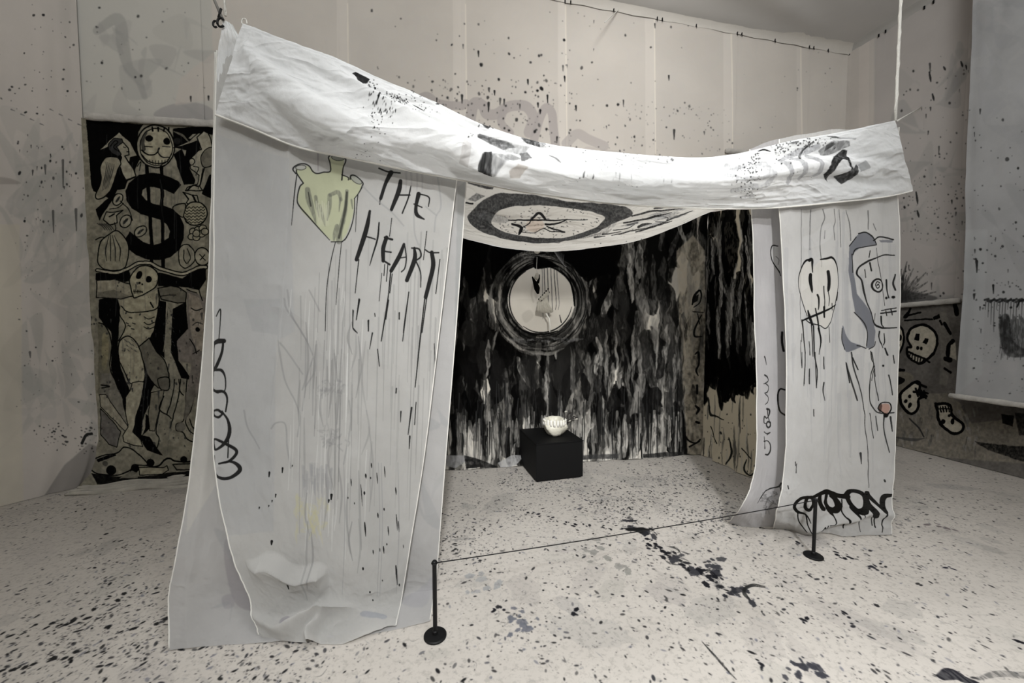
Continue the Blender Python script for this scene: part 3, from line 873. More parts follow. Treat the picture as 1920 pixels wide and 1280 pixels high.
# -------------------------------------------------------------- right curtains
def art_face_curtain():
    c = Canvas(1430, 220, 1710, 1030, 2.4, (202, 201, 199))
    h, w = c.a.shape[:2]
    c.a *= .94 + .06 * noise2(h, w, 16, 6, 91, 4)[..., None]
    r = np.random.default_rng(15)
    for _ in range(60):      # wet vertical streaks
        x = r.uniform(1465, 1675); y = r.uniform(390, 760); L = r.uniform(60, 240)
        c.stroke([(x, y), (x + r.uniform(-2, 2), y + L)], [r.uniform(2, 9), 2], (178, 178, 179), r.uniform(.2, .5))
    c.zoom(1400, 400, .25)
    for x0, pts in enumerate(([(405, -30), (400, 340)], [(487, -30), (478, 120), (480, 270)], [(560, -30), (570, 40), (545, 140), (550, 400)], [(640, -30), (650, 60), (640, 110), (650, 200)], [(690, -30), (700, 100), (710, 250)],
                              [(760, -30), (785, 60), (795, 200)], [(897, -20), (900, 120)], [(575, 130), (572, 190)], [(400, 340), (385, 640), (390, 800)], [(930, 80), (955, 130)])):
        c.stroke(pts, 6, 90, .75)
    c.poly([(420, 180), (500, 150), (560, 90), (620, 80), (640, 150), (560, 230), (440, 260)], (214, 214, 214), .3, soft=8, smooth=True)
    # stitched skull
    c.poly([(490, 345), (420, 385), (380, 450), (372, 540), (410, 670), (450, 770), (520, 830), (580, 860), (620, 810), (655, 700), (685, 580), (685, 460), (670, 385), (630, 335), (545, 345), (500, 400)], (210, 207, 200), .7)
    for pts, wd in (([(490, 340), (440, 355), (400, 410), (374, 480), (371, 550), (390, 620), (425, 700), (455, 770)], [12, 14, 10, 7, 6, 6, 6, 6]), ([(470, 350), (488, 342), (490, 385), (496, 440)], [24, 18, 12, 6]),
                    ([(545, 345), (580, 340), (630, 333), (672, 388), (687, 470), (686, 560), (668, 660), (650, 730), (622, 805), (580, 860), (540, 838), (480, 822), (440, 795)], [10, 14, 16, 10, 6, 5, 8, 7, 5, 6, 6, 8, 6]),
                    ([(480, 458), (478, 500), (487, 555), (490, 592)], [24, 28, 22, 6]), ([(597, 436), (606, 500), (602, 560), (597, 585)], [22, 24, 22, 8]),
                    ([(527, 610), (533, 640), (528, 720)], [14, 12, 5]), ([(568, 545), (570, 700)], [6, 5]), ([(600, 590), (606, 640), (600, 690)], [6, 6, 4]),
                    ([(403, 806), (480, 776), (560, 738), (670, 684)], [10, 16, 15, 8]), ([(460, 728), (475, 780), (492, 832)], [12, 20, 14]), ([(508, 710), (525, 780), (535, 870)], [7, 10, 9]),
                    ([(568, 700), (572, 776)], [14, 12]), ([(630, 675), (632, 722)], 9), ([(685, 590), (680, 650)], 8),
                    ([(408, 800), (420, 900), (430, 1080), (418, 1290)], [16, 9, 8, 6]), ([(405, 900), (400, 960)], 6), ([(390, 950), (388, 1040), (398, 1155)], 6), ([(485, 830), (490, 1070)], [7, 5]), ([(465, 960), (468, 1060)], 5),
                    ([(498, 840), (500, 1050), (518, 1180), (512, 1290)], [8, 7, 6, 5]), ([(532, 860), (543, 950), (533, 1055)], [14, 10, 4]), ([(605, 850), (610, 965)], 5), ([(565, 1080), (567, 1160)], 6), ([(466, 1170), (466, 1220)], 7)):
        c.stroke(pts, wd, 26, .95)
    # half face with its grey hair
    hair = (118, 120, 127)
    c.poly([(788, 240), (830, 170), (850, 145), (885, 142), (935, 185), (958, 232), (860, 250), (820, 290), (806, 340), (815, 440), (835, 600), (890, 700), (935, 800), (955, 880), (945, 985), (915, 1010), (880, 1005), (892, 900), (870, 840), (820, 740), (800, 560), (782, 420)], hair, .95)
    c.poly([(740, 838), (733, 930), (755, 1010), (780, 1040), (830, 1012), (850, 990), (795, 958), (765, 900)], hair, .95, smooth=True)
    c.poly([(985, 200), (1050, 196), (1090, 200), (1090, 218), (1000, 215)], hair, .8)
    for pts, wd in (([(845, 148), (885, 142), (930, 180), (960, 232)], 9), ([(812, 305), (830, 265), (870, 252), (960, 236)], 7), ([(935, 205), (985, 176), (1050, 182), (1092, 196)], 10),
                    ([(1096, 314), (1030, 310), (970, 330), (900, 358), (850, 400), (834, 450), (862, 500), (876, 600), (890, 670), (925, 780), (950, 830), (1000, 855), (1050, 858), (1100, 855)], [8, 9, 8, 14, 10, 12, 9, 10, 7, 8, 14, 14, 9, 8]),
                    ([(788, 240), (830, 175)], 6), ([(805, 300), (812, 440)], 5), ([(815, 740), (870, 820), (890, 900), (885, 990)], 6), ([(955, 960), (945, 990), (900, 1015)], 6),
                    ([(735, 860), (735, 940), (760, 1020)], 6), ([(830, 990), (850, 995), (880, 1010)], 7),
                    ([(912, 370), (922, 430)], 10), ([(910, 280), (905, 330)], 6), ([(960, 260), (975, 360), (1000, 500), (1032, 690)], 5), ([(880, 420), (885, 480)], 5),
                    ([(1045, 498), (1048, 570), (1062, 632)], [13, 11, 8]), ([(1098, 458), (1086, 520), (1098, 575)], 9),
                    ([(1005, 728), (1050, 718), (1098, 708)], 7), ([(1000, 748), (1060, 740), (1096, 732)], 10), ([(1040, 728), (1045, 765)], 6), ([(1070, 715), (1075, 760)], 6), ([(1002, 770), (1004, 830), (1020, 850)], [10, 10, 6]),
                    ([(985, 885), (982, 930), (1015, 1005)], [14, 12, 6]), ([(1022, 900), (1028, 960), (1020, 985)], 7), ([(948, 750), (945, 800)], 6), ([(1030, 1010), (1045, 1060)], 10),
                    ([(912, 1030), (920, 1100), (940, 1135), (922, 1250)], 6), ([(770, 1120), (785, 1270)], 7), ([(805, 1080), (830, 1170)], 6), ([(945, 1140), (955, 1220)], 5), ([(1075, 1060), (1080, 1120)], 6)):
        c.stroke(pts, wd, 30, .95)
    c.ellipse(968, 540, 46, 48, 200, 1.0, 0, 13, 28, fill=False)
    c.stroke([(985, 520), (962, 512), (948, 535), (960, 560), (980, 550), (972, 530), (960, 540)], 8, 28, .95)
    c.ellipse(1044, 633, 10, 10, 28); c.ellipse(1087, 627, 10, 10, 28); c.ellipse(1021, 1140, 7, 8, 28)
    # lower body lines
    c.zoom(1340, 660, .28127)
    for pts, wd in (([(1047, 78), (1022, 160), (1014, 250), (1022, 320), (1060, 385), (1105, 405), (1165, 396)], 8), ([(925, 0), (935, 120), (975, 330), (990, 500), (1008, 640), (1020, 900)], [6, 6, 5, 5, 5, 4]),
                    ([(900, 75), (920, 200), (945, 320)], 7), ([(1050, 110), (1060, 200), (1085, 320)], 7), ([(1145, 150), (1160, 280)], 6), ([(1030, 0), (1045, 90)], 7), ([(1025, 405), (1035, 480), (1052, 570)], 6), ([(1068, 425), (1082, 520)], 6),
                    ([(1120, 410), (1115, 500), (1140, 660)], [9, 6, 5]), ([(1148, 425), (1155, 520)], [9, 5]), ([(962, 670), (967, 740)], [14, 5]), ([(1110, 845), (1112, 855)], 10), ([(715, 30), (718, 110)], 6), ([(716, 200), (712, 260), (725, 320)], [9, 7, 4]),
                    ([(652, 380), (655, 425)], 6), ([(520, 725), (525, 750)], 8), ([(535, 740), (530, 800)], 7), ([(570, 0), (568, 100)], 6), ([(597, 0), (590, 210)], 6), ([(628, 110), (628, 210)], 6), ([(662, 0), (668, 235)], 6), ([(1120, 88), (1120, 92)], 9),
                    ([(465, 885), (468, 905)], 8)):
        c.stroke(pts, wd, 38, .88)
    c.poly([(1092, 375), (1106, 346), (1138, 342), (1144, 372), (1128, 412), (1110, 395)], (180, 142, 128), .85, smooth=True)
    c.poly([(1085, 375), (1102, 340), (1110, 360), (1100, 400)], (70, 55, 50), .8, smooth=True)
    c.stroke([(1084, 374), (1102, 338), (1142, 334), (1150, 372), (1128, 425), (1118, 405), (1084, 374)], 7, 30)
    c.ellipse(1126, 418, 12, 14, 28)
    # the black word along the hem
    for pts, wd in (([(630, 962), (565, 972), (522, 1018), (548, 1058), (600, 1075), (628, 1120)], [18, 16, 18, 16, 8, 4]), ([(605, 965), (592, 1000), (598, 1035), (622, 1042), (640, 1005), (632, 962)], [20, 16, 18, 16, 14, 14]),
                    ([(628, 968), (680, 942), (740, 930), (800, 945), (845, 962), (890, 965)], [14, 22, 30, 26, 26, 28]), ([(690, 945), (690, 985), (712, 1030), (738, 1052)], [24, 30, 30, 20]),
                    ([(752, 955), (745, 1000), (775, 1050), (815, 1062), (838, 1035), (825, 985), (790, 960)], [26, 26, 30, 34, 34, 30, 20]), ([(755, 1030), (790, 1078), (800, 1095)], [22, 20, 8]),
                    ([(880, 965), (905, 925), (950, 928), (985, 955), (995, 1000), (975, 1035), (930, 1048), (905, 1015), (892, 975)], [24, 22, 22, 26, 32, 30, 26, 22, 20]), ([(905, 1030), (918, 1085)], [24, 8]),
                    ([(1000, 935), (1005, 1000), (1030, 1050), (1050, 1085)], [24, 40, 36, 24]), ([(1010, 940), (1060, 1000), (1095, 1045)], [30, 18, 22]), ([(1092, 1040), (1096, 990), (1110, 952), (1145, 945)], [24, 24, 24, 18]),
                    ([(800, 1080), (800, 1110), (785, 1135), (750, 1140)], [6, 5, 4, 3]), ([(862, 985), (852, 1080), (860, 1100), (855, 1170)], [5, 6, 10, 4]), ([(948, 1060), (950, 1130), (968, 1195)], [5, 5, 3]), ([(1032, 1090), (1040, 1150)], 5), ([(1048, 1100), (1055, 1160)], 6),
                    ([(1098, 1050), (1092, 1120), (1092, 1190)], [8, 6, 4]), ([(548, 1065), (555, 1115), (600, 1160)], [8, 6, 4]), ([(600, 1075), (608, 1130), (635, 1175)], [7, 6, 3]), ([(690, 1160), (720, 1145), (712, 1165), (740, 1140)], 5)):
        c.stroke(pts, [q * 1.15 for q in wd] if not np.isscalar(wd) else wd, 20, 1.0)
    c.zoom(0, 0, 1)
    return c


def art_text_curtain():
    c = Canvas(1330, 230, 1520, 1010, 2.0, (192, 190, 191))
    h, w = c.a.shape[:2]
    c.a *= .92 + .08 * noise2(h, w, 14, 5, 95, 4)[..., None]
    c.zoom(1400, 400, .25)
    c.poly([(235, 240), (200, 240), (186, 280), (200, 360), (240, 420), (258, 460), (245, 320)], (200, 200, 200), .6)
    c.stroke([(238, 242), (200, 238), (186, 275), (192, 340), (225, 400), (245, 430), (258, 465)], [7, 8, 9, 8, 8, 8, 6], 32)
    c.stroke([(225, 320), (245, 345), (240, 380)], 6, 90, .7)
    c.stroke([(272, 890), (270, 960), (278, 1030)], 14, 30)
    c.zoom(1340, 660, .28127)
    c.stroke([(468, 250), (440, 246), (426, 280), (428, 350), (440, 395), (468, 418)], 10, 30)
    for pts, wd in (([(322, 28), (330, 50), (338, 82)], [10, 8, 4]), ([(325, 150), (345, 165), (352, 188), (330, 205), (318, 208)], [10, 9, 7, 6, 4]), ([(330, 205), (355, 230), (345, 262), (322, 270)], [6, 7, 7, 5]),
                    ([(328, 275), (352, 300), (348, 330), (325, 345)], [6, 6, 6, 4]), ([(340, 375), (365, 385), (362, 415), (340, 438), (322, 425), (318, 465), (340, 475)], [14, 14, 12, 8, 8, 6, 6]),
                    ([(345, 378), (350, 420), (365, 460)], 7), ([(372, 468), (350, 462), (338, 480), (352, 500), (372, 492), (374, 470)], [12, 12, 10, 12, 12, 10]), ([(322, 528), (340, 540), (372, 535), (345, 548)], 6),
                    ([(322, 590), (350, 590), (372, 615), (374, 655), (355, 682), (330, 678)], [8, 6, 8, 10, 12, 6]), ([(326, 640), (328, 590)], 5), ([(322, 560), (330, 640)], 4)):
        c.stroke(pts, wd, 42, .92)
    c.stroke([(440, 872), (425, 895), (365, 915), (330, 945), (290, 1008)], [10, 9, 8, 8, 6], 40, .9)
    c.stroke([(430, 885), (440, 930), (435, 980), (428, 1005)], 7, 60, .9)
    r = np.random.default_rng(17)
    for _ in range(30):
        x, y = r.uniform(320, 430), r.uniform(930, 1060)
        c.stroke([(x, y), (x + r.uniform(-20, 20), y + r.uniform(-20, 20)), (x + r.uniform(-20, 25), y + r.uniform(-10, 40))], r.uniform(4, 14), r.choice([60, 100, 140]), .4, dry=.4)
    c.zoom(0, 0, 1)
    return c


# -------------------------------------------------------------- canopy
def art_valance():
    c = Canvas(380, 20, 1730, 420, 1.7, (234, 234, 233))
    c.zoom(640, 120, .21875)
    c.poly([(95, 98), (125, 82), (245, 140), (225, 175), (185, 185), (140, 165), (130, 130)], 42, .97, grain=.1)
    c.poly([(1168, 510), (1190, 478), (1305, 515), (1250, 582), (1215, 560), (1200, 535)], 60, .92, grain=.3)
    c.poly([(1165, 545), (1180, 535), (1175, 555)], 70, .8)
    c.stroke([(1280, 558), (1320, 545), (1350, 548)], [12, 9, 5], 40)
    c.poly([(1160, 620), (1180, 608), (1330, 675), (1450, 720), (1480, 745), (1380, 760), (1300, 725), (1170, 660)], 74, .85, grain=.5, soft=1)
    c.poly([(1380, 700), (1600, 765), (1560, 800), (1400, 780)], 120, .5, grain=.6, soft=2)
    c.poly([(1178, 800), (1280, 780), (1300, 895), (1230, 908), (1190, 870)], 42, .95, grain=.35)
    c.poly([(1270, 790), (1450, 800), (1540, 830), (1400, 845), (1300, 890)], 110, .6, grain=.6, soft=3)
    c.poly([(1520, 790), (1580, 792), (1630, 835), (1540, 845)], 90, .85, grain=.3)
    c.poly([(1440, 885), (1510, 865), (1600, 885), (1530, 930), (1450, 910)], (185, 178, 170), .8, soft=1)
    c.poly([(1000, 810), (1050, 680), (1110, 690), (1090, 835)], (205, 202, 200), .7); c.poly([(1095, 800), (1170, 825), (1165, 860), (1090, 845)], (180, 177, 174), .8)
    c.poly([(1525, 640), (1560, 625), (1690, 650), (1700, 725), (1590, 690)], 62, .9, grain=.5); c.poly([(1690, 640), (1750, 650), (1740, 720), (1700, 730)], 130, .5, grain=.5, soft=2)
    c.stroke([(1770, 830), (1820, 850), (1870, 880)], [6, 12, 4], 130, .8)
    c.poly([(805, 345), (830, 328), (855, 340), (830, 350)], 60, .85)
    r = np.random.default_rng(19)
    for (cx, cy, sx, sy, n, rm) in ((270, 250, 30, 45, 26, 9), (400, 305, 60, 30, 60, 7), (520, 330, 60, 22, 46, 7), (700, 410, 60, 30, 20, 5), (340, 400, 70, 60, 40, 6), (290, 490, 50, 50, 26, 6), (430, 470, 50, 50, 22, 6), (650, 285, 70, 30, 18, 5), (220, 690, 70, 50, 16, 5), (1110, 630, 30, 12, 5, 6),
                                    (1660, 690, 60, 30, 26, 4)):
        for _ in range(n):
            x, y = r.normal(cx, sx), r.normal(cy, sy)
            c.ellipse(x, y, r.uniform(1.5, rm) , r.uniform(1.5, rm), r.choice([26, 40, 70]), .95)
    c.stroke([(300, 400), (340, 350), (378, 295)], [12, 16, 10], 34, dry=.4); c.stroke([(610, 355), (650, 375), (710, 412)], [4, 10, 4], 40, .9); c.stroke([(472, 345), (474, 398)], [5, 4], 60); c.stroke([(235, 190), (255, 225), (275, 275)], [10, 8, 8], 34, dry=.4)
    c.stroke([(510, 310), (560, 345)], [14, 8], 60, .7, dry=.5)
    # right end
    c.zoom(1340, 200, .20833)
    c.poly([(985, 610), (1020, 530), (1085, 430), (1160, 375), (1205, 385), (1210, 450), (1225, 555), (1210, 570), (1195, 480), (1150, 472), (1085, 530), (1040, 610), (1025, 675)], 36, .95, grain=.25)
    c.poly([(1085, 625), (1215, 565), (1270, 515), (1278, 590), (1240, 655), (1140, 695)], 52, .92, grain=.3)
    c.poly([(1275, 525), (1360, 480), (1390, 550), (1300, 585)], (165, 166, 167), .8, soft=1)
    gr = (168, 168, 170)
    for k, (x, y) in enumerate(((575, 500), (690, 470), (830, 440))):
        c.stroke([(x, y), (x + 80, y + 30), (x + 115, y + 80), (x + 110, y + 150), (x + 80, y + 190)], [40, 44, 40, 40, 20], gr, .75, dry=.3, soft=1)
    c.stroke([(590, 490), (720, 420), (830, 390), (930, 360)], [34, 50, 60, 40], gr, .8, dry=.4, soft=1)
    c.poly([(940, 385), (1060, 310), (1200, 320), (1220, 350), (1060, 405), (980, 420)], 120, .8, grain=.6); c.poly([(1000, 350), (1050, 330), (1080, 345), (1000, 385)], 60, .8, grain=.4)
    c.poly([(1005, 265), (1060, 268), (1130, 290), (1040, 285)], 70, .85); c.stroke([(1120, 290), (1200, 295), (1250, 300)], 14, gr, .7)
    c.poly([(640, 340), (700, 318), (755, 312), (740, 335), (690, 348)], 80, .85, grain=.4)
    c.stroke([(395, 400), (440, 386), (500, 400)], [8, 14, 6], 46)
    for pts in ([(100, 540), (180, 560), (320, 520)], [(100, 620), (240, 650), (340, 640)], [(350, 540), (440, 520), (470, 545)], [(330, 650), (440, 640), (510, 590), (440, 550)], [(150, 740), (320, 700), (430, 710), (530, 640), (540, 600)], [(230, 800), (330, 780)]):
        c.stroke(pts, 38, (190, 190, 191), .75, dry=.5, soft=1)
    c.stroke([(760, 470), (775, 420), (800, 385), (850, 345), (880, 320)], [24, 20, 14, 16, 8], 44, .85, dry=.5)
    for (cx, cy, sx, sy, n, rm) in ((330, 560, 40, 50, 40, 10), (380, 450, 30, 40, 14, 9), (590, 370, 60, 40, 46, 8), (820, 340, 50, 30, 40, 8), (960, 320, 50, 20, 20, 6), (300, 690, 60, 60, 50, 7), (570, 440, 30, 60, 20, 8), (740, 600, 120, 60, 8, 5), (230, 520, 20, 50, 14, 7)):
        for _ in range(n):
            x, y = r.normal(cx, sx), r.normal(cy, sy)
            c.ellipse(x, y, r.uniform(1.5, rm) * .8, r.uniform(1.5, rm), r.choice([22, 34, 60]), .95)
    c.zoom(0, 0, 1)
    c.specks(1080, 1260, 285, 340, 120, .4, 1.6, .8, 90, 51)
    c.poly([(1100, 300), (1260, 300), (1260, 345), (1120, 330)], (200, 200, 200), .25, soft=4)
    return c


def art_roof():
    c = Canvas(820, 320, 1440, 480, 3.0, (204, 200, 192))
    c.zoom(860, 340, .25)
    c.specks(0, 1900, 0, 480, 260, 1.5, 5, .6, 60, 61)
    # left dark dabs
    c.poly([(65, 5), (260, 50), (250, 66), (170, 50), (65, 25)], 40, .9, grain=.3)
    c.poly([(60, 140), (130, 95), (200, 115), (120, 160)], 80, .8, grain=.5); c.stroke([(40, 165), (100, 175)], 12, 40)
    # ring of wide brush strokes
    def ringpt(t, k):
        return (670 + 5 * k + (515 - 55 * k) * math.cos(t), 300 - (150 - 12 * k) * math.sin(t) + 10 * math.cos(t) - 4)
    outer = [(65, 280), (100, 225), (180, 150), (290, 95), (420, 95), (600, 110), (830, 150), (1050, 165), (1200, 185), (1290, 215), (1300, 260), (1210, 300), (1100, 350), (1010, 400), (880, 440), (700, 462), (520, 462), (380, 445), (230, 400), (120, 350)]
    inner = [(245, 320), (280, 240), (340, 205), (460, 188), (640, 186), (830, 200), (1000, 235), (1095, 270), (1070, 310), (1010, 355), (900, 400), (790, 430), (640, 428), (470, 415), (340, 385)]
    c.poly(outer, 46, .92, smooth=True, grain=.25, soft=1)
    for k in range(26):
        t0 = k * .27; pts = [ringpt(t0 + .12 * i, 1.3 * ((k * 3) % 5) / 5) for i in range(5)]
        c.stroke(pts, [8, 26, 22, 10], [24, 70, 110, 40][k % 4], .35, dry=.6)
    c.poly(inner, (204, 199, 190), 1, smooth=True)
    c.poly([(120, 250), (300, 255), (380, 290), (330, 310), (220, 300)], 90, .45, soft=4, grain=.5, smooth=True)
    r = np.random.default_rng(23)
    for _ in range(150):
        x, y = r.uniform(300, 1050), r.uniform(195, 425)
        if ((x - 670) / 400) ** 2 + ((y - 308) / 115) ** 2 < 1:
            c.stroke([(x, y), (x + r.uniform(-14, 14), y + r.uniform(-5, 8))], r.uniform(2, 6), 50, .8, smooth=False)
    c.ellipse(570, 330, 70, 50, (196, 176, 158), .55)
    for pts, wd in (([(545, 285), (600, 242), (650, 288)], [12, 14, 12]), ([(370, 288), (520, 290), (680, 292), (965, 290)], [6, 8, 7, 3]), ([(400, 318), (470, 345), (448, 402)], [12, 14, 10]), ([(470, 345), (455, 385)], 16),
                    ([(660, 335), (720, 360), (800, 382)], [6, 9, 5]), ([(470, 378), (560, 385), (640, 352)], [4, 4, 4]), ([(650, 322), (720, 318), (820, 292)], [10, 9, 4]), ([(545, 285), (520, 315), (470, 345)], 5), ([(640, 352), (690, 375), (800, 385)], 6)):
        c.stroke(pts, [q * 1.35 for q in wd] if not np.isscalar(wd) else wd * 1.35, 30, .95)
    # right: long flung strokes
    for pts, wd in (([(1275, 165), (1330, 160), (1440, 172)], [26, 28, 8]), ([(1290, 175), (1340, 180)], 20), ([(1470, 210), (1530, 195), (1640, 186)], [12, 20, 6]), ([(1300, 265), (1420, 235), (1520, 225), (1680, 212)], [10, 12, 14, 4]),
                    ([(1240, 315), (1330, 300), (1480, 268), (1600, 240)], [10, 14, 14, 4]), ([(1270, 330), (1345, 320)], [16, 12]), ([(1350, 350), (1400, 325), (1450, 320)], [16, 18, 6]), ([(1160, 370), (1260, 360), (1320, 330)], [6, 7, 4]),
                    ([(1080, 400), (1130, 395), (1220, 380)], [14, 8, 4]), ([(1150, 410), (1260, 385), (1400, 352)], [6, 8, 3]), ([(1400, 290), (1500, 270), (1570, 280), (1540, 310), (1480, 305)], 6), ([(1560, 300), (1680, 255), (1760, 225)], [8, 10, 3]),
                    ([(1330, 380), (1480, 335), (1600, 300)], [8, 14, 4]), ([(1020, 425), (1100, 415)], [10, 4])):
        c.stroke(pts, wd, 34, .92, dry=.2)
    for k in range(16):
        x, y = r.uniform(1180, 1600), 0; y = 380 - (x - 1180) * .28 + r.uniform(-50, 20)
        c.stroke([(x, y), (x + 60, y - 12), (x + 130, y - 30)], [4, 14, 4], r.choice([90, 130, 160]), .5, dry=.5)
    # dark smear towards the back edge
    c.stroke([(380, 440), (560, 462), (760, 462)], [4, 14, 4], 50, .8)
    c.warp(1.6, 40, 241)
    c.zoom(0, 0, 1)
    return c


# -------------------------------------------------------------- black brushed cloths
def brush_field(c, x0, x1, y0, y1, n, cols, wr, lr, seed, a=(.6, 1), dry=.55, lean=6):
    """many loaded brush pulls down the cloth, each tapering and wandering"""
    r = np.random.default_rng(seed)
    for _ in range(n):
        x, y = r.uniform(x0, x1), r.uniform(y0, y1); L = r.uniform(*lr); wd = r.uniform(*wr)
        d = r.normal(0, lean)
        v = cols[r.integers(len(cols))]
        pts = [(x + d * t + r.normal(0, wd * .12), y + L * t) for t in (0, .2, .45, .7, .9, 1)]
        c.stroke(pts, [wd * r.uniform(.05, .5), wd * .8, wd, wd * .85, wd * .55, wd * r.uniform(.05, .3)], (v, v * .985, v * .95), r.uniform(*a), dry=dry, soft=r.choice([0, .6, 1.5]))


def art_black_panel():
    c = Canvas(540, 290, 1350, 915, 1.5, (216, 211, 200))
    B = [8, 10, 14, 20]
    brush_field(c, 540, 1345, 720, 880, 120, [120, 150, 222, 228, 80], (3, 12), (40, 130), 101, (.4, .8))
    brush_field(c, 540, 1345, 290, 640, 200, B, (16, 46), (90, 230), 102, (.85, 1), .25)
    brush_field(c, 540, 1345, 600, 760, 100, B + [40], (14, 40), (50, 150), 103, (.8, 1), .35)
    brush_field(c, 840, 1330, 430, 820, 46, [205, 190, 160, 120], (5, 17), (40, 130), 104, (.35, .75), .6, 12)
    brush_field(c, 1140, 1330, 400, 760, 34, [210, 190, 140], (6, 18), (50, 140), 105, (.4, .8), .55, 16)
    brush_field(c, 840, 1330, 460, 800, 90, [34, 48, 60, 80, 110, 150], (5, 20), (40, 130), 113, (.4, .8), .6, 7)
    brush_field(c, 840, 1330, 480, 830, 50, [26, 34, 40], (14, 34), (40, 110), 106, (.6, .95), .35)
    brush_field(c, 840, 1330, 600, 820, 50, [150, 180, 205, 120], (3, 11), (40, 120), 114, (.4, .85), .5, 5)
    brush_field(c, 840, 1330, 700, 830, 30, B, (14, 34), (30, 80), 107, (.9, 1), .2)
    brush_field(c, 835, 1330, 770, 860, 150, [30, 45, 70, 110], (1.2, 4), (30, 90), 108, (.5, .9), .2, 3)
    brush_field(c, 835, 1330, 780, 850, 50, [218, 226, 205], (4, 12), (40, 90), 112, (.4, .8), .5, 3)
    brush_field(c, 835, 1150, 300, 470, 46, [8, 9], (30, 60), (60, 140), 109, (.95, 1), .1)
    c.warp(3.2, 34, 201)
    # dim grey halo and the pale disc
    c.zoom(860, 340, .25)
    r = np.random.default_rng(31)
    for k in range(150):
        t0 = r.uniform(0, 6.28); rr = r.uniform(1.02, 1.5) + .14 * math.cos(t0 - 2.4)
        v = r.choice([70, 100, 130, 155, 180, 30])
        pts = [(620 + 245 * rr * math.cos(t0 + .13 * i), 890 + 262 * rr * math.sin(t0 + .13 * i) + 4 * i * (rr - 1)) for i in range(6)]
        c.stroke(pts, [4, 16, 26, 20, 10, 4], (v, v * .985, v * .95), r.uniform(.4, .8), dry=.5, soft=1)
    for k in range(18):
        t0 = r.uniform(0, 6.28); rr = r.uniform(1.04, 1.5)
        pts = [(620 + 245 * rr * math.cos(t0 + .2 * i), 890 + 262 * rr * math.sin(t0 + .2 * i)) for i in range(6)]
        c.stroke(pts, [2, 6, 8, 6, 4, 2], 16, r.uniform(.5, .9))
    c.warp(2.5, 40, 205)
    disc = [(620 + 246 * math.cos(t) + 8 * math.cos(3 * t), 890 + 258 * math.sin(t)) for t in np.linspace(0, 6.28, 26, endpoint=False)]
    c.poly(disc, (236, 232, 224), 1, smooth=True)
    c.poly([(375, 890), (480, 880), (620, 878), (862, 870), (850, 1010), (740, 1130), (620, 1145), (480, 1110), (400, 1010)], (224, 220, 211), .7, soft=3)
    c.poly([(470, 1000), (530, 960), (560, 1010), (500, 1060)], (200, 196, 187), .5, smooth=True, soft=4)
    for k in range(9):
        rr = 1.0 + .035 * (k - 2)
        t0 = [0.2, 2.2, 4.0, .9, 3.1, 5.0, 1.5, 2.7, 4.4][k]
        pts = [((620 + 250 * rr * math.cos(t0 + .25 * i)), 890 + 260 * rr * math.sin(t0 + .25 * i)) for i in range(9)]
        c.stroke(pts, [3, 8, 10, 9, 4], 18, .9)
    c.stroke([(400, 740), (450, 690), (520, 655), (560, 640)], [4, 9, 9, 4], 24); c.stroke([(760, 660), (830, 740), (860, 830), (870, 930)], [4, 12, 16, 10], 16)
    c.stroke([(400, 1040), (470, 1110), (560, 1140), (650, 1142), (740, 1120)], [8, 12, 14, 12, 8], 16)
    c.poly([(570, 560), (640, 570), (680, 590), (750, 640), (700, 640), (570, 650)], 10, 1, smooth=True)
    for x, a in ((640, .8), (665, .8), (690, .7), (715, .9), (735, .6), (625, .5)):
        c.stroke([(x, 640), (x + 4, 740), (x + 8 + (x - 640) * .1, 840 + 60 * ((int(x) * 7) % 4)), (x + 10, 960 + 20 * ((int(x)) % 5))], [5, 6, 4, 3], 60, a)
    c.stroke([(755, 1000), (768, 1055)], [4, 8], 30); c.stroke([(560, 760), (545, 840), (560, 900)], 14, (186, 180, 168), .4, soft=6)
    c.stroke([(600, 480), (590, 510)], [40, 46], (150, 144, 132), .7, soft=3)
    for k in range(12):
        c.stroke([(690 + 9 * k, 480 + 6 * k), (740 + 4 * k, 560 + 5 * k), (800 + k, 640)], [3, 6, 3], r.choice([150, 120, 170]), .5)
    for x, y in ((500, 545), (540, 540), (470, 560)):
        c.stroke([(x, y), (x + 60, y + 10), (x + 110, y + 4)], 6, 150, .5, dry=.4)
    for k in range(14):
        x = 380 + 34 * k
        c.stroke([(x, 1170 + r.uniform(-20, 30)), (x + 50, 1185 + r.uniform(-10, 30)), (x + 110, 1180)], [8, 22, 8], r.choice([12, 90, 140]), .6, dry=.5)
    # pale band with looping marks near the far corner
    c.zoom(0, 0, 1)
    c.poly([(1268, 470), (1300, 440), (1322, 470), (1322, 860), (1290, 850), (1276, 640)], (208, 198, 178), .75, soft=3, grain=.5)
    brush_field(c, 1270, 1318, 440, 780, 20, [20, 40, 130], (4, 10), (30, 90), 110, (.4, .8), .4, 5)
    c.zoom(1280, 427, .33333)
    for pts, wd in (([(55, 430), (65, 385), (95, 350), (105, 375), (95, 420), (65, 445)], [8, 14, 10, 8, 6, 5]), ([(60, 470), (115, 475)], 5), ([(105, 490), (80, 540), (65, 580), (70, 610), (105, 610)], [6, 8, 10, 10, 6]), ([(85, 480), (95, 540)], 5),
                    ([(70, 710), (88, 700), (90, 760), (75, 800), (85, 830)], [6, 12, 8, 10, 5]), ([(80, 885), (80, 930)], 12), ([(72, 1000), (88, 1020), (75, 1045)], [10, 16, 8]), ([(75, 1090), (88, 1095)], 14), ([(0, 1130), (30, 1190), (70, 1210), (95, 1190)], 9), ([(40, 1230), (90, 1200)], 9)):
        c.stroke(pts, wd, 18, .95)
    c.poly([(55, 425), (66, 385), (92, 372), (85, 410)], 18, .9)
    c.zoom(0, 0, 1)
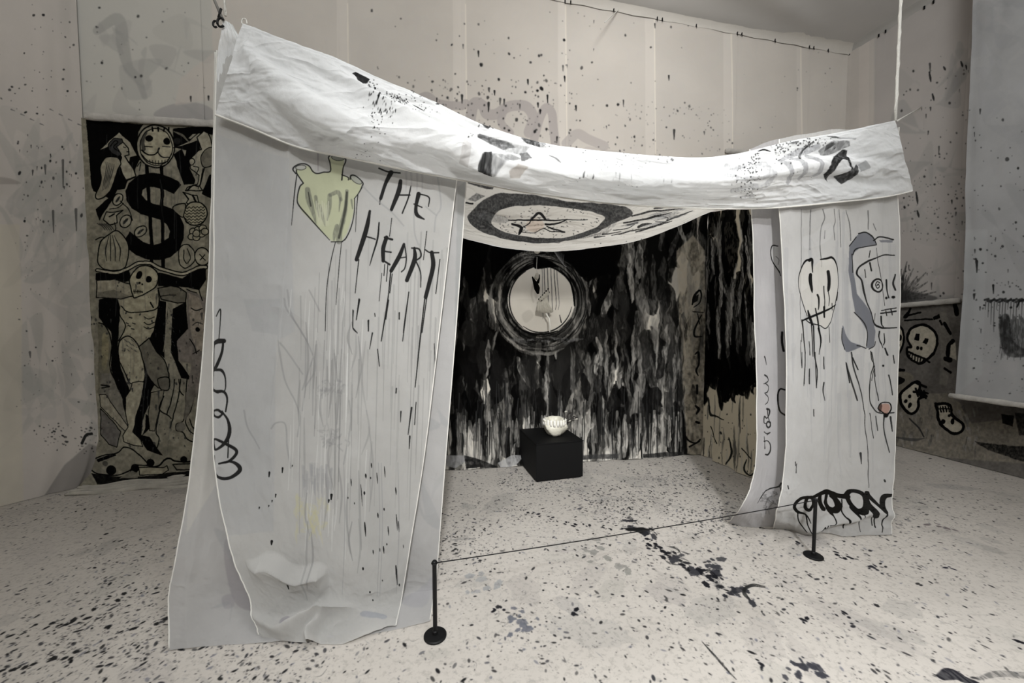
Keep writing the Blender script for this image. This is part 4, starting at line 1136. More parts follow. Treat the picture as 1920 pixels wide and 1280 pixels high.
    for k in range(70):
        x = r.uniform(836, 1290); y = r.uniform(765, 800); L = r.uniform(45, 85)
        v = r.choice([150, 170, 190, 205])
        c.stroke([(x, y), (x + r.normal(0, 2), y + L * .5), (x + r.normal(0, 2), min(y + L, 866))], [r.uniform(2, 6), r.uniform(5, 10), r.uniform(3, 8)], (v, v * .985, v * .95), r.uniform(.35, .75), dry=.5, soft=.6)
    for k in range(190):
        x = r.uniform(836, 1290); y = r.uniform(700, 820); L = r.uniform(25, 110)
        c.stroke([(x, y), (x + r.normal(0, 1), y + L * .5), (x + r.normal(0, 1.5), min(y + L, 868))], [r.uniform(.8, 2.6), r.uniform(.8, 2.2), .7], r.choice([14, 26, 50]), r.uniform(.5, .95))
    # hem in folds of black and pale
    c.zoom(640, 853, .33333)
    for pts, col in (([(580, 0), (700, 0), (720, 20), (640, 70), (590, 60)], 150), ([(690, 0), (760, 20), (880, 60), (860, 70), (700, 75)], 20), ([(880, 40), (960, 0), (1030, 0), (980, 60), (900, 75)], 175), ([(1360, 0), (1560, -10), (1560, 15), (1360, 25)], 60), ([(1700, -10), (1919, -20), (1919, 5), (1700, 15)], 30)):
        c.poly(pts, col, .9, grain=.3)
    c.zoom(0, 0, 1)
    return c


def art_black_side():
    c = Canvas(1300, 350, 1560, 960, 2.0, (208, 199, 178))
    B = [7, 9, 12, 18]
    brush_field(c, 1310, 1560, 350, 640, 120, B, (12, 34), (60, 160), 121, (.9, 1), .2)
    brush_field(c, 1318, 1560, 600, 690, 70, B, (14, 30), (40, 80), 122, (.95, 1), .1)
    brush_field(c, 1318, 1415, 400, 620, 44, [190, 200, 150, 110], (3, 9), (40, 120), 123, (.4, .8), .5, 8)
    brush_field(c, 1318, 1560, 640, 690, 40, [7], (6, 14), (40, 80), 124, (.9, 1), .3)
    brush_field(c, 1318, 1450, 720, 850, 40, [70, 90, 40, 185], (1, 4), (30, 90), 125, (.5, .9), .2, 3)
    for pts in ([(1325, 745), (1330, 775), (1342, 780), (1358, 786)], [(1365, 820), (1370, 850), (1360, 870)], [(1400, 862), (1395, 880), (1405, 892), (1415, 885)], [(1390, 840), (1408, 860)], [(1330, 800), (1345, 830)]):
        c.stroke(pts, [2, 4, 3, 2], 26, .9)
    c.warp(2.5, 30, 211)
    c.specks(1320, 1430, 770, 890, 50, .6, 2, 1.8, 40, 126)
    return c


# -------------------------------------------------------------- painted sheets of the room walls
def art_dollar():
    K = 14; P = (176, 171, 154); Gm = (128, 124, 112)
    c = Canvas(130, 200, 520, 960, 2.2, P)
    h, w = c.a.shape[:2]
    c.a *= (.82 + .18 * noise2(h, w, 30, 14, 55, 4))[..., None]
    c.poly([(385, 200), (520, 200), (520, 960), (385, 960)], (120, 116, 104), .5)
    c.zoom(150, 210, .21094)
    # black night of the upper part
    c.poly([(40, 60), (560, 110), (520, 170), (500, 330), (530, 420), (490, 510), (500, 580), (430, 610), (400, 680), (330, 690), (310, 740), (160, 960), (130, 860), (245, 760), (110, 700), (90, 640)], K)
    c.poly([(820, 140), (1190, 120), (1190, 200), (1000, 190), (960, 230), (1060, 260), (1070, 340), (980, 430), (972, 500), (1020, 600), (1010, 640), (920, 640), (880, 540), (845, 430), (825, 370), (900, 325), (925, 390), (940, 335), (830, 310)], K)
    c.poly([(1085, 730), (1150, 560), (1200, 540), (1200, 790)], K)
    # woman with winged back
    c.poly([(172, 335), (350, 182), (445, 270), (505, 385), (450, 400), (440, 440), (330, 280), (255, 300)], P)
    c.poly([(335, 285), (385, 268), (430, 320), (442, 378), (402, 390), (430, 440), (480, 510), (502, 570), (410, 605), (345, 470), (375, 400), (330, 330)], P, line=9, lcol=K)
    c.poly([(250, 285), (300, 235), (375, 238), (385, 270), (330, 310), (372, 375), (350, 395), (290, 370), (255, 330)], 62, .95, line=7, lcol=K)
    c.stroke([(270, 300), (310, 260), (340, 270), (300, 310), (350, 350)], 8, K)
    c.poly([(168, 480), (225, 402), (330, 405), (362, 455), (335, 500), (300, 620), (250, 720), (160, 772), (128, 740), (185, 600)], (168, 162, 144), smooth=True, line=10, lcol=K)
    for k in range(5):
        c.stroke([(225 + 18 * k, 440 + 5 * k), (222 + 14 * k, 560), (190 + 14 * k, 700 - 8 * k)], [5, 9, 4], 60, .85)
    c.stroke([(385, 310), (410, 318)], 6, K); c.stroke([(420, 352), (440, 352)], 8, K)
    # grinning skull in its oval
    c.ellipse(668, 300, 165, 190, P, 1, 0, 12, K); c.ellipse(672, 305, 140, 165, (192, 186, 164), 1, 0, 8, K)
    c.poly([(540, 250), (570, 180), (600, 160), (570, 260), (580, 330), (550, 340)], 40, .7, smooth=True)
    c.ellipse(610, 232, 32, 28, K); c.ellipse(765, 255, 31, 30, K); c.ellipse(858, 250, 32, 30, 40)
    c.stroke([(695, 315), (690, 350), (720, 390), (790, 395)], [16, 8, 12, 8], 40); c.stroke([(545, 335), (600, 375), (660, 370), (690, 345)], 11, K); c.stroke([(545, 370), (600, 430), (690, 452), (770, 425), (805, 360)], 10, K)
    for k in range(8):
        c.stroke([(590 + 26 * k, 415 + 12 * math.sin(k * .5)), (595 + 25 * k, 450 + 10 * math.sin(k * .5))], 5, K)
    c.stroke([(570, 300), (640, 305)], 9, K); c.stroke([(725, 300), (790, 305)], 8, 60); c.poly([(580, 325), (640, 335), (650, 350), (590, 350)], (210, 206, 188))
    for x in (640, 690, 740, 780):
        c.stroke([(x, 130), (x, 165)], 14, K)
    c.stroke([(455, 410), (530, 420)], 8, K); c.stroke([(510, 480), (540, 440), (530, 520)], 8, K)
    # right hand figure
    c.poly([(820, 312), (955, 262), (1050, 185), (1095, 180), (1085, 240), (960, 282), (900, 300)], P, line=8, lcol=K)
    c.poly([(1040, 225), (1100, 165), (1140, 185), (1190, 330), (1180, 430), (1110, 500), (1065, 660), (1095, 700), (930, 692), (950, 665), (1040, 640), (1060, 560), (980, 500), (978, 420), (1055, 340), (1080, 330)], P, line=9, lcol=K)
    c.poly([(1110, 340), (1190, 320), (1190, 460), (1110, 490), (1075, 420)], Gm, 1, smooth=True, line=8, lcol=K)
    c.stroke([(830, 165), (900, 200), (970, 265)], [8, 20, 8], (120, 116, 104)); c.ellipse(995, 440, 26, 28, P, 1, 0, 8, K); c.stroke([(1010, 480), (1060, 500), (1030, 560)], 8, K); c.stroke([(1100, 500), (1070, 620), (1050, 680)], 8, K)
    c.stroke([(950, 690), (1000, 650), (1050, 660)], 14, K)
    # bird, grapes, leaves, gourds
    c.poly([(910, 705), (985, 735), (1040, 740), (1058, 800), (1000, 850), (940, 800), (965, 770)], P, line=9, lcol=K); c.stroke([(1000, 740), (1030, 790)], 16, K); c.stroke([(905, 705), (960, 770)], 8, K)
    c.ellipse(1022, 900, 108, 105, (180, 174, 152), 1, 0, 11, K); c.stroke([(820, 850), (850, 812), (930, 808)], 10, K); c.poly([(815, 860), (850, 815), (930, 812), (920, 900), (900, 930)], (150, 145, 128), 1, smooth=True, line=9, lcol=K)
    for j in range(6):
        c.stroke([(930 + 18 * i, 845 + 26 * j + (10 if i % 2 else -6)) for i in range(11)], 6, K, .9, smooth=False)
    for x, y in ((1000, 1060), (1050, 1045), (1090, 1030), (985, 1105), (1030, 1110), (1080, 1080), (1030, 1075), (1110, 1060)):
        c.ellipse(x, y, 34, 30, (176, 170, 150), 1, 0, 8, K)
    for x, y, a, b, ro in ((335, 775, 58, 42, -.9), (405, 970, 62, 48, -.8), (535, 1060, 62, 40, -.7)):
        c.ellipse(x, y, a, b, P, 1, ro, 9, K); c.ellipse(x, y, a * .6, b * .25, 50, 1, ro)
    c.poly([(200, 950), (230, 885), (310, 890), (385, 870), (320, 920), (325, 980), (260, 1000)], P, line=9, lcol=K); c.stroke([(255, 925), (300, 905)], 12, K)
    for k in range(5):
        c.stroke([(140 + 22 * k, 985), (190 + 20 * k, 1010), (215 + 20 * k, 1045)], 6, 50)
    c.stroke([(130, 1130), (180, 1110), (240, 1110), (310, 1040), (300, 980)], 8, K); c.stroke([(360, 790), (430, 860), (470, 960)], 8, K); c.stroke([(260, 860), (330, 850), (390, 810)], 7, K)
    for k in range(7):
        c.stroke([(530 + 45 * k, 440), (535 + 45 * k, 1100)], 5, 110, .5)
    # the dollar sign
    c.poly([(893, 640), (870, 615), (800, 575), (720, 545), (620, 535), (520, 562), (440, 630), (405, 705), (415, 785), (460, 855), (540, 905), (620, 925), (700, 948), (762, 995), (790, 1055), (778, 1112), (720, 1160), (640, 1182),
            (560, 1155), (500, 1112), (442, 1056), (388, 1155), (420, 1210), (500, 1270), (600, 1308), (700, 1312), (800, 1285), (880, 1215), (915, 1110), (915, 1000), (880, 920), (820, 862), (740, 830), (640, 810), (580, 780), (550, 738),
            (558, 692), (600, 666), (660, 660), (740, 682), (825, 722)], K)
    c.stroke([(590, 475), (606, 700), (624, 1000), (640, 1390)], 30, K, smooth=False); c.stroke([(718, 482), (722, 900), (732, 1390)], 30, K, smooth=False)
    # lower scene
    c.zoom(150, 470, .21094)
    c.poly([(150, 60), (170, -80), (260, -150), (330, -180), (420, -80), (428, 60), (380, 160), (250, 170), (165, 130)], (170, 165, 146), smooth=True, line=10, lcol=K)
    for k in range(4):
        c.stroke([(255 + 14 * k, -140), (220 + 45 * k, -20), (230 + 40 * k, 90)], [4, 10, 5], 40)
    c.poly([(870, 70), (880, -30), (950, -60), (1010, 0), (1010, 90), (940, 150), (890, 130)], P, smooth=True, line=9, lcol=K); c.stroke([(920, -10), (915, 60), (940, 110)], 8, K); c.stroke([(950, -20), (975, 60), (950, 110)], 8, K)
    c.ellipse(1085, 50, 70, 78, P, 1, 0, 10, K); c.stroke([(1060, 30), (1110, 85)], 8, K); c.stroke([(1110, 35), (1065, 80)], 8, K)
    c.stroke([(620, -40), (640, 130)], 30, K, smooth=False); c.stroke([(733, -40), (733, 150)], 30, K, smooth=False)
    c.poly([(130, 200), (440, 170), (460, 260), (400, 275), (300, 250), (130, 260)], K); c.poly([(690, 190), (900, 245), (1000, 175), (1120, 150), (1120, 250), (1055, 352), (960, 325), (690, 310)], K)
    belt = [(140, 170), (300, 195), (400, 170), (520, 112), (620, 108), (700, 152), (850, 198), (940, 195), (1050, 148), (1120, 142)]
    c.stroke(belt, 40, K); c.stroke(belt, 20, (196, 190, 170))
    c.poly([(140, 262), (300, 252), (445, 295), (475, 400), (360, 425), (140, 412)], (176, 170, 152), line=9, lcol=K); c.poly([(150, 370), (300, 345), (440, 400), (360, 425), (150, 410)], Gm, .8)
    c.poly([(345, 440), (470, 410), (560, 400), (690, 345), (712, 450), (692, 520), (660, 700), (612, 780), (540, 850), (345, 810), (400, 690), (355, 560)], (184, 178, 156), line=0)
    c.poly([(690, 330), (800, 308), (870, 325), (940, 370), (935, 460), (860, 462), (720, 430)], Gm, line=9, lcol=K); c.stroke([(720, 402), (840, 388)], 7, K)
    c.poly([(460, 215), (520, 145), (600, 132), (670, 175), (692, 240), (655, 335), (500, 412), (468, 385), (442, 280)], (194, 188, 164), smooth=True, line=10, lcol=K)
    c.ellipse(525, 215, 24, 34, K, 1, .4); c.ellipse(608, 252, 26, 30, K, 1, .1); c.ellipse(528, 285, 9, 11, K); c.ellipse(552, 295, 8, 8, K)
    for k in range(6):
        c.stroke([(478 + 15 * k, 345 + 2 * k), (482 + 15 * k, 378 - 2 * k)], 6, K)
    c.stroke([(475, 358), (560, 362)], 6, K)
    c.stroke([(360, 490), (420, 540), (520, 548), (600, 535), (680, 510), (705, 450), (690, 350)], 9, K); c.stroke([(345, 540), (360, 590), (405, 660), (390, 720), (340, 800)], 9, K)
    for y in (600, 650, 690):
        c.stroke([(570, y - 12), (610, y + 5), (660, y - 15)], 7, K)
    for x, y in ((440, 590), (470, 640), (430, 660), (460, 690), (410, 640)):
        c.stroke([(x, y), (x + 22, y + 8)], 9, 50)
    c.stroke([(630, 460), (650, 500)], 12, K)
    c.poly([(160, 432), (250, 415), (335, 430), (352, 500), (342, 770), (325, 860), (285, 860), (270, 720), (160, 590)], K)
    c.poly([(700, 440), (760, 450), (772, 560), (745, 800), (745, 955), (680, 900), (612, 790), (655, 700)], K)
    c.poly([(815, 512), (940, 455), (955, 690), (855, 800), (870, 980), (970, 1120), (960, 1145), (890, 1130), (800, 900), (805, 700)], K)
    c.poly([(945, 340), (1020, 375), (1120, 420), (1120, 1280), (940, 1280), (985, 1000), (870, 980), (850, 800), (955, 690)], (140, 133, 126)); c.poly([(960, 370), (1060, 420), (1120, 620), (1110, 900), (1040, 880), (985, 760), (970, 560)], (176, 166, 152), .9)
    c.stroke([(985, 510), (1030, 532), (1085, 515)], 8, K); c.ellipse(1045, 700, 20, 22, K); c.stroke([(1000, 660), (1040, 635), (1090, 650)], 7, 60); c.stroke([(970, 780), (1010, 840), (1035, 910)], 8, K); c.stroke([(1000, 915), (1060, 880)], 7, K); c.stroke([(1045, 340), (1060, 280), (1110, 240)], 9, K); c.stroke([(1050, 340), (1085, 440)], 9, K); c.stroke([(945, 340), (1030, 375)], 8, K)
    c.poly([(150, 640), (200, 640), (245, 690), (278, 850), (255, 1050), (330, 1180), (400, 1290), (150, 1290)], (132, 128, 112), line=0); c.poly([(190, 760), (240, 740), (250, 900), (210, 1060), (180, 1000)], (166, 158, 128), .8, smooth=True, soft=3)
    c.stroke([(160, 640), (215, 655), (258, 750), (278, 860), (258, 1050), (330, 1190)], 10, K)
    c.poly([(282, 850), (330, 840), (360, 1050), (440, 1240), (410, 1290), (350, 1230), (265, 1060)], K)
    c.poly([(340, 830), (385, 770), (440, 762), (515, 830), (560, 960), (580, 1120), (560, 1165), (450, 1180), (400, 1090), (350, 970)], (192, 186, 164), smooth=True, line=10, lcol=K)
    for k in range(22):
        x, y = 390 + (k * 37) % 120, 785 + (k * 23) % 110
        c.stroke([(x, y), (x + 14, y + 5)], 6, 90, .8)
    c.poly([(525, 850), (612, 775), (680, 900), (745, 970), (785, 1090), (780, 1225), (690, 1215), (600, 1120), (570, 1000)], Gm, smooth=False, line=9, lcol=K)
    c.poly([(690, 1140), (780, 1125), (782, 1230), (720, 1232)], (118, 114, 104), 1, smooth=True, line=8, lcol=K)
    c.stroke([(765, 455), (750, 800), (735, 900)], [10, 6, 4], (190, 184, 164))
    for k in range(14):
        x, y = 780 + (k * 13) % 50, 500 + k * 30
        c.stroke([(x, y), (x + 10, y + 14)], 6, 110, .7)
    # lowest part
    c.zoom(150, 700, .17964)
    c.poly([(200, 0), (310, 0), (420, 200), (440, 350), (490, 550), (440, 600), (300, 300), (200, 200)], (142, 138, 128)); c.poly([(195, 220), (260, 220), (500, 560), (470, 610), (200, 350)], (170, 164, 148), line=7, lcol=K); c.stroke([(210, 120), (300, 130), (220, 150)], 12, K)
    c.poly([(200, 370), (330, 500), (420, 610), (400, 680), (370, 770), (290, 740), (200, 640)], (124, 120, 116), line=8, lcol=K)
    c.poly([(320, 0), (440, 0), (490, 170), (475, 440), (440, 320), (430, 250)], K)
    c.poly([(545, 95), (620, 80), (685, 95), (650, 250), (590, 440), (555, 600), (630, 680), (655, 760), (560, 750), (450, 710), (440, 650), (495, 560), (470, 400), (470, 250), (520, 180)], (186, 180, 160), line=9, lcol=K)
    c.poly([(680, 0), (700, 0), (775, 115), (740, 200), (720, 320), (655, 490), (640, 640), (725, 660), (790, 760), (860, 860), (700, 800), (640, 700), (548, 610), (590, 430), (640, 230)], K); c.poly([(690, 420), (715, 440), (730, 560), (650, 650), (680, 560)], K)
    c.poly([(720, 340), (740, 200), (870, 170), (860, 260), (800, 480), (775, 600), (720, 590), (715, 440)], (140, 135, 120), line=7, lcol=K)
    for pts in ([(975, 60), (960, 200), (900, 430)], [(1020, 60), (1025, 200), (975, 400), (935, 570)], [(870, 240), (825, 370), (910, 440), (940, 470)], [(1110, 60), (1095, 230), (1075, 480), (1000, 530), (1000, 590), (1060, 620), (1110, 690), (1185, 720)], [(1190, 220), (1150, 380), (1090, 500), (1130, 600), (1190, 640)], [(1140, 480), (1160, 560), (1200, 580)], [(830, 380), (790, 600), (820, 680), (800, 790)], [(1040, 60), (1030, 180), (1070, 230)]):
        c.stroke(pts, 11, K)
    c.poly([(1095, 200), (1200, 100), (1200, 240), (1100, 500), (1070, 480)], (126, 122, 114), .9); c.ellipse(1040, 560, 48, 50, (126, 122, 114), .9)
    c.poly([(110, 920), (230, 860), (380, 830), (450, 770), (560, 800), (690, 920), (690, 960), (560, 950), (530, 1000), (380, 1060), (130, 1030)], (160, 155, 140), smooth=True, line=12, lcol=K)
    c.poly([(160, 900), (360, 830), (370, 860), (180, 930)], K); c.ellipse(315, 1010, 52, 48, K); c.ellipse(250, 945, 30, 28, 60, .6); c.ellipse(735, 930, 40, 42, K); c.ellipse(1075, 900, 36, 34, K)
    c.poly([(540, 960), (610, 950), (620, 1000), (560, 1060), (430, 1090), (520, 1020)], K); c.stroke([(690, 960), (800, 970), (910, 890), (1000, 920), (1170, 920)], 16, K)
    c.poly([(615, 980), (870, 980), (900, 960), (920, 1010), (860, 1050), (620, 1060)], (176, 170, 150), line=9, lcol=K); c.poly([(960, 950), (1190, 935), (1190, 1000), (1000, 1000)], (150, 145, 130), line=10, lcol=K)
    c.poly([(100, 1040), (380, 1075), (620, 1075), (800, 1060), (1000, 1020), (1200, 1010), (1200, 1160), (900, 1185), (620, 1130), (400, 1150), (170, 1150)], K, .95, grain=.15)
    c.poly([(540, 1010), (610, 1040), (600, 1090), (400, 1095)], (150, 146, 132), .9)
    c.zoom(0, 0, 1)
    c.specks(165, 400, 520, 860, 260, .6, 2.2, 1.4, 70, 57, .2)
    c.drips(165, 400, 240, 780, 60, 20, 120, (1, 2.4), 110, (.15, .4), 58)
    c.warp(1.3, 60, 221, .30)
    return c


def art_skulls():
    K = 16; P = (202, 196, 180)
    c = Canvas(1640, 550, 2020, 920, 2.2, (124, 120, 115))
    h, w = c.a.shape[:2]
    c.a *= (.75 + .35 * noise2(h, w, 9, 12, 66, 4))[..., None]
    c.zoom(1640, 540, .28112)
    r = np.random.default_rng(41)
    c.poly([(100, 860), (300, 700), (480, 700), (560, 760), (640, 900), (1000, 860), (1400, 900), (1400, 1200), (100, 1100)], (160, 153, 138), .75, soft=6, grain=.5)
    for _ in range(40):
        x, y = r.uniform(120, 700), r.uniform(780, 1060)
        c.stroke([(x, y), (x + r.uniform(-20, 20), y + r.uniform(30, 90))], [r.uniform(8, 30), 6], r.choice([185, 170, 90, 70]), .45, dry=.6)
    c.poly([(140, 600), (200, 560), (260, 600), (180, 700), (130, 1000)], (150, 142, 122), .5, soft=5, smooth=True)
    c.poly([(420, 180), (470, 140), (520, 330), (480, 650), (430, 640), (440, 420)], (150, 146, 136), .6, soft=5, grain=.4)
    # skulls
    c.poly([(110, 240), (165, 250), (192, 320), (175, 400), (140, 450), (100, 440)], P, smooth=True, line=14, lcol=K); c.ellipse(158, 330, 20, 22, K); c.ellipse(132, 378, 8, 10, K); c.ellipse(156, 382, 8, 10, K); c.stroke([(90, 425), (150, 430)], 14, K)
    S = [(300, 245), (360, 255), (408, 310), (410, 380), (380, 445), (340, 480), (290, 500), (225, 460), (212, 400), (240, 390), (215, 330), (240, 270)]
    c.poly(S, P, smooth=True, line=17, lcol=K); c.poly([(275, 300), (300, 305), (292, 350), (265, 340)], K); c.poly([(330, 330), (356, 340), (340, 375), (314, 362)], K); c.ellipse(285, 398, 10, 13, K); c.ellipse(308, 402, 9, 12, K)
    c.stroke([(225, 425), (280, 450), (330, 470), (362, 495)], 14, K)
    for k in range(6):
        c.stroke([(236 + 18 * k, 425 + 8 * k), (228 + 18 * k, 470 + 5 * k)], 8, K)
    c.stroke([(520, 350), (490, 390), (488, 440), (500, 480), (470, 470)], 28, K); c.stroke([(465, 535), (505, 560)], 16, K); c.poly([(505, 380), (540, 360), (540, 480), (500, 460)], P)
    c.poly([(180, 690), (265, 625), (300, 640), (290, 700), (340, 720), (290, 740), (285, 800), (240, 840), (185, 790), (168, 740)], P, smooth=True, line=19, lcol=K); c.stroke([(265, 625), (340, 660)], 18, K)
    c.ellipse(230, 720, 11, 14, K); c.ellipse(205, 752, 13, 14, K); c.ellipse(232, 780, 11, 20, K, 1, .4)
    for k in range(4):
        c.stroke([(270 + 18 * k, 670 + 6 * k), (285 + 18 * k, 720 + 5 * k)], 13, K)
    c.stroke([(255, 690), (350, 700)], 13, K)
    c.poly([(410, 775), (500, 780), (515, 850), (580, 900), (585, 945), (530, 970), (470, 940), (425, 880), (420, 830)], P, smooth=True, line=20, lcol=K); c.ellipse(518, 888, 12, 20, K, 1, .2); c.ellipse(455, 890, 15, 16, K); c.ellipse(495, 850, 10, 10, K)
    for k in range(5):
        c.stroke([(420 + 17 * k, 790), (425 + 17 * k, 825)], 9, K)
    c.stroke([(415, 805), (500, 805)], 8, K); c.stroke([(405, 772), (470, 768)], 18, K)
    c.stroke([(205, 190), (240, 135)], [30, 10], K); c.stroke([(210, 185), (300, 160)], 12, K); c.stroke([(200, 215), (380, 205)], [8, 12], K); c.poly([(385, 190), (430, 172), (436, 195), (390, 210)], K); c.stroke([(465, 235), (500, 300)], 22, K); c.stroke([(435, 215), (445, 240)], 16, K); c.stroke([(535, 110), (545, 170)], 30, K)
    c.stroke([(110, 550), (190, 545)], 20, K); c.poly([(120, 590), (160, 590), (200, 610), (170, 640), (110, 640)], K, .95, smooth=True); c.poly([(205, 710), (280, 690)], K)
    c.poly([(840, 840), (925, 850), (920, 925), (850, 900)], K, .95, grain=.2); c.poly([(930, 830), (1400, 860), (1400, 1000), (960, 980)], 30, .8, grain=.4, soft=2)
    c.poly([(660, 1020), (720, 1030), (900, 1050), (1400, 1090), (1400, 1200), (960, 1150), (760, 1080)], 26, .92, grain=.45, soft=2)
    c.warp(1.5, 40, 231, .2)
    c.stroke([(230, 870), (290, 930), (325, 990)], 10, 60); c.stroke([(120, 990), (250, 1010), (330, 1000)], [6, 20, 5], 70, .7)
    c.zoom(0, 0, 1)
    return c


def art_grey_sheet():
    c = Canvas(1740, -40, 2060, 790, 1.4, (192, 192, 192))
    r = np.random.default_rng(43)
    for _ in range(26):
        x, y = r.uniform(1800, 2000), r.uniform(-20, 740)
        pts = [(x + r.uniform(-60, 60), y + r.uniform(-80, 80)) for _ in range(6)]
        c.poly(pts, [(168, 168, 170), (204, 202, 200), (182, 182, 183)][r.integers(3)], r.uniform(.15, .4), smooth=True, soft=5)
    c.poly([(1800, 430), (1850, 430), (1840, 700), (1785, 745)], (204, 205, 205), .5, soft=5)
    c.specks(1800, 1960, 200, 480, 60, .8, 2.6, 1.2, 50, 71, .1)
    c.specks(1820, 1960, 430, 620, 90, .8, 3.0, .8, 45, 72, .25)
    c.specks(1820, 1960, 620, 740, 60, .7, 2.4, .6, 55, 73)
    for k in range(14):
        x = 1845 + 5.2 * k
        c.stroke([(x, 562 + (k % 3) * 2), (x + 7, 560 + (k % 2) * 3)], 4, 44, .8); c.stroke([(x + 2, 566), (x + 1, 580 + 14 * ((k * 5) % 4))], [2.4, 1], 60, .6)
    c.poly([(1872, 600), (1890, 590), (1900, 640), (1930, 660), (1925, 668), (1890, 668), (1876, 650)], 48, .75, smooth=True, soft=3, grain=.5)
    for k in range(16):
        x = 1874 + 3.0 * k
        c.stroke([(x, 590 + 3 * (k % 4)), (x + 1, 630), (x - 2, 662 + 4 * ((k * 3) % 4))], [3, 4, 1.5], 44, .55, dry=.5)
    c.stroke([(1905, 575), (1915, 562), (1960, 560)], 3, 40)
    c.ellipse(1887, 298, 4, 4, 70, .8)
    return c

# =================================================================== PLAN OF THE ROOM (metres)
CORNER = np.array([4.73, 5.73])                # far right corner
BDIR = np.array([1.0, 0.224]) / np.hypot(1, 0.224)
RDIR = np.array([0.25, -1.0]) / np.hypot(0.25, 1)
BL = CORNER - BDIR * 9.6                       # far left corner, behind the left sheet
CEIL = 5.33
FL, FR = np.array([-1.45, 1.95]), np.array([2.78, 2.88])      # front corners of the tent
PL, PR = np.array([-1.90, 3.93]), np.array([2.25, 4.60])      # back corners of the tent


def bx_at(px):
    """plan point of the back wall seen in the pixel column px"""
    k = (px - 960) / F
    n = np.array([-BDIR[1], BDIR[0]])
    d = np.array([k, 1.0])
    return d * ((CORNER @ n) / (d @ n))


def rx_at(px):
    k = (px - 960) / F
    n = np.array([-RDIR[1], RDIR[0]])
    d = np.array([k, 1.0])
    return d * ((CORNER @ n) / (d @ n))


def wall_slab(name, a, b, z0, z1, thick, mat, side):
    """a plain slab of wall from plan point a to b; its room face is the line a-b"""
    t = (b - a) / np.hypot(*(b - a)); n = np.array([-t[1], t[0]]) * side * thick
    bm = bmesh.new()
    v = [bm.verts.new((*p, z)) for z in (z0, z1) for p in (a, b, b + n, a + n)]
    for f in ((0, 1, 2, 3), (4, 5, 6, 7), (0, 1, 5, 4), (1, 2, 6, 5), (2, 3, 7, 6), (3, 0, 4, 7)):
        bm.faces.new([v[i] for i in f])
    bmesh.ops.recalc_face_normals(bm, faces=bm.faces)
    return tag(bm_obj(name, bm, mat), kind='structure')


M_PLASTER = solid_mat('painted_plaster', (178, 170, 160), 0.9, mottle=0.06, scale=3.0, bump=0.05, spec=0.1)

# ------------------------------------------------------------------ floor: painted canvas
FX0, FX1, FY0, FY1 = -5.6, 7.0, -5.2, 6.6
floor_img = make_image('floor_paint', art_floor())
m, nt, out = new_mat('splattered_floor_canvas')
L = nt.links.new
tc = N(nt, 'ShaderNodeTexCoord')
tx = N(nt, 'ShaderNodeTexImage', image=floor_img, interpolation='Cubic', extension='MIRROR')
L(tc.outputs['UV'], tx.inputs['Vector'])
na = N(nt, 'ShaderNodeTexNoise', i_Scale=2.6, i_Detail=8.0, i_Roughness=0.65)
L(tc.outputs['Object'], na.inputs['Vector'])
ra = N(nt, 'ShaderNodeMapRange', i_From_Min=0.32, i_From_Max=0.62, i_To_Min=0.90, i_To_Max=1.0)
L(na.outputs['Fac'], ra.inputs['Value'])
ng = N(nt, 'ShaderNodeTexNoise', i_Scale=34.0, i_Detail=4.0, i_Roughness=0.7)
L(tc.outputs['Object'], ng.inputs['Vector'])
rg = N(nt, 'ShaderNodeMapRange', i_From_Min=0.36, i_From_Max=0.5, i_To_Min=0.80, i_To_Max=1.0)
L(ng.outputs['Fac'], rg.inputs['Value'])
mm = N(nt, 'ShaderNodeMath', operation='MULTIPLY'); L(ra.outputs[0], mm.inputs[0]); L(rg.outputs[0], mm.inputs[1])
mul = N(nt, 'ShaderNodeMixRGB', blend_type='MULTIPLY'); mul.inputs[0].default_value = 1.0
L(tx.outputs['Color'], mul.inputs[1]); L(mm.outputs[0], mul.inputs[2])
bs = N(nt, 'ShaderNodeBsdfPrincipled'); bs.inputs['Roughness'].default_value = 0.85; bs.inputs['Specular IOR Level'].default_value = 0.15
bpn = N(nt, 'ShaderNodeBump', i_Strength=0.25, i_Distance=0.012); L(na.outputs['Fac'], bpn.inputs['Height'])
L(mul.outputs[0], bs.inputs['Base Color']); L(bpn.outputs['Normal'], bs.inputs['Normal']); L(bs.outputs[0], out.inputs['Surface'])
G = np.zeros((2, 2, 3))
G[0, 0] = (FX0, FY1, 0); G[0, 1] = (FX1, FY1, 0); G[1, 0] = (FX0, FY0, 0); G[1, 1] = (FX1, FY0, 0)
flo = tag(grid_mesh('floor', G, m, uv=False, smooth=False), kind='structure')
l = flo.data.uv_layers.new(name='UVMap')
for lp in flo.data.loops:
    q = flo.data.vertices[lp.vertex_index].co
    l.data[lp.index].uv = ((q.x - FIX0) / (FIX1 - FIX0), (q.y - FIY0) / (FIY1 - FIY0))

# ------------------------------------------------------------------ back wall: a backing and its vertical cloth widths
back_node = wall_slab('wall_back', BL - BDIR * .3, CORNER + BDIR * .3, -.02, CEIL + .1, 0.15, M_PLASTER, 1)
back_canvas = art_back_wall()
SEAMS = [60, 402, 648, 868, 1055, 1221, 1364, 1497, 1566]
bn = np.array([BDIR[1], -BDIR[0]])             # into the room
bp_ = [bx_at(p) for p in SEAMS]
sb0, sb1 = 0.0, float((bp_[-1] - bp_[0]) @ BDIR)


def wall_pos(s, z, off=0.0):
    p = bp_[0] + BDIR * s + bn * off
    return np.array([p[0], p[1], z])


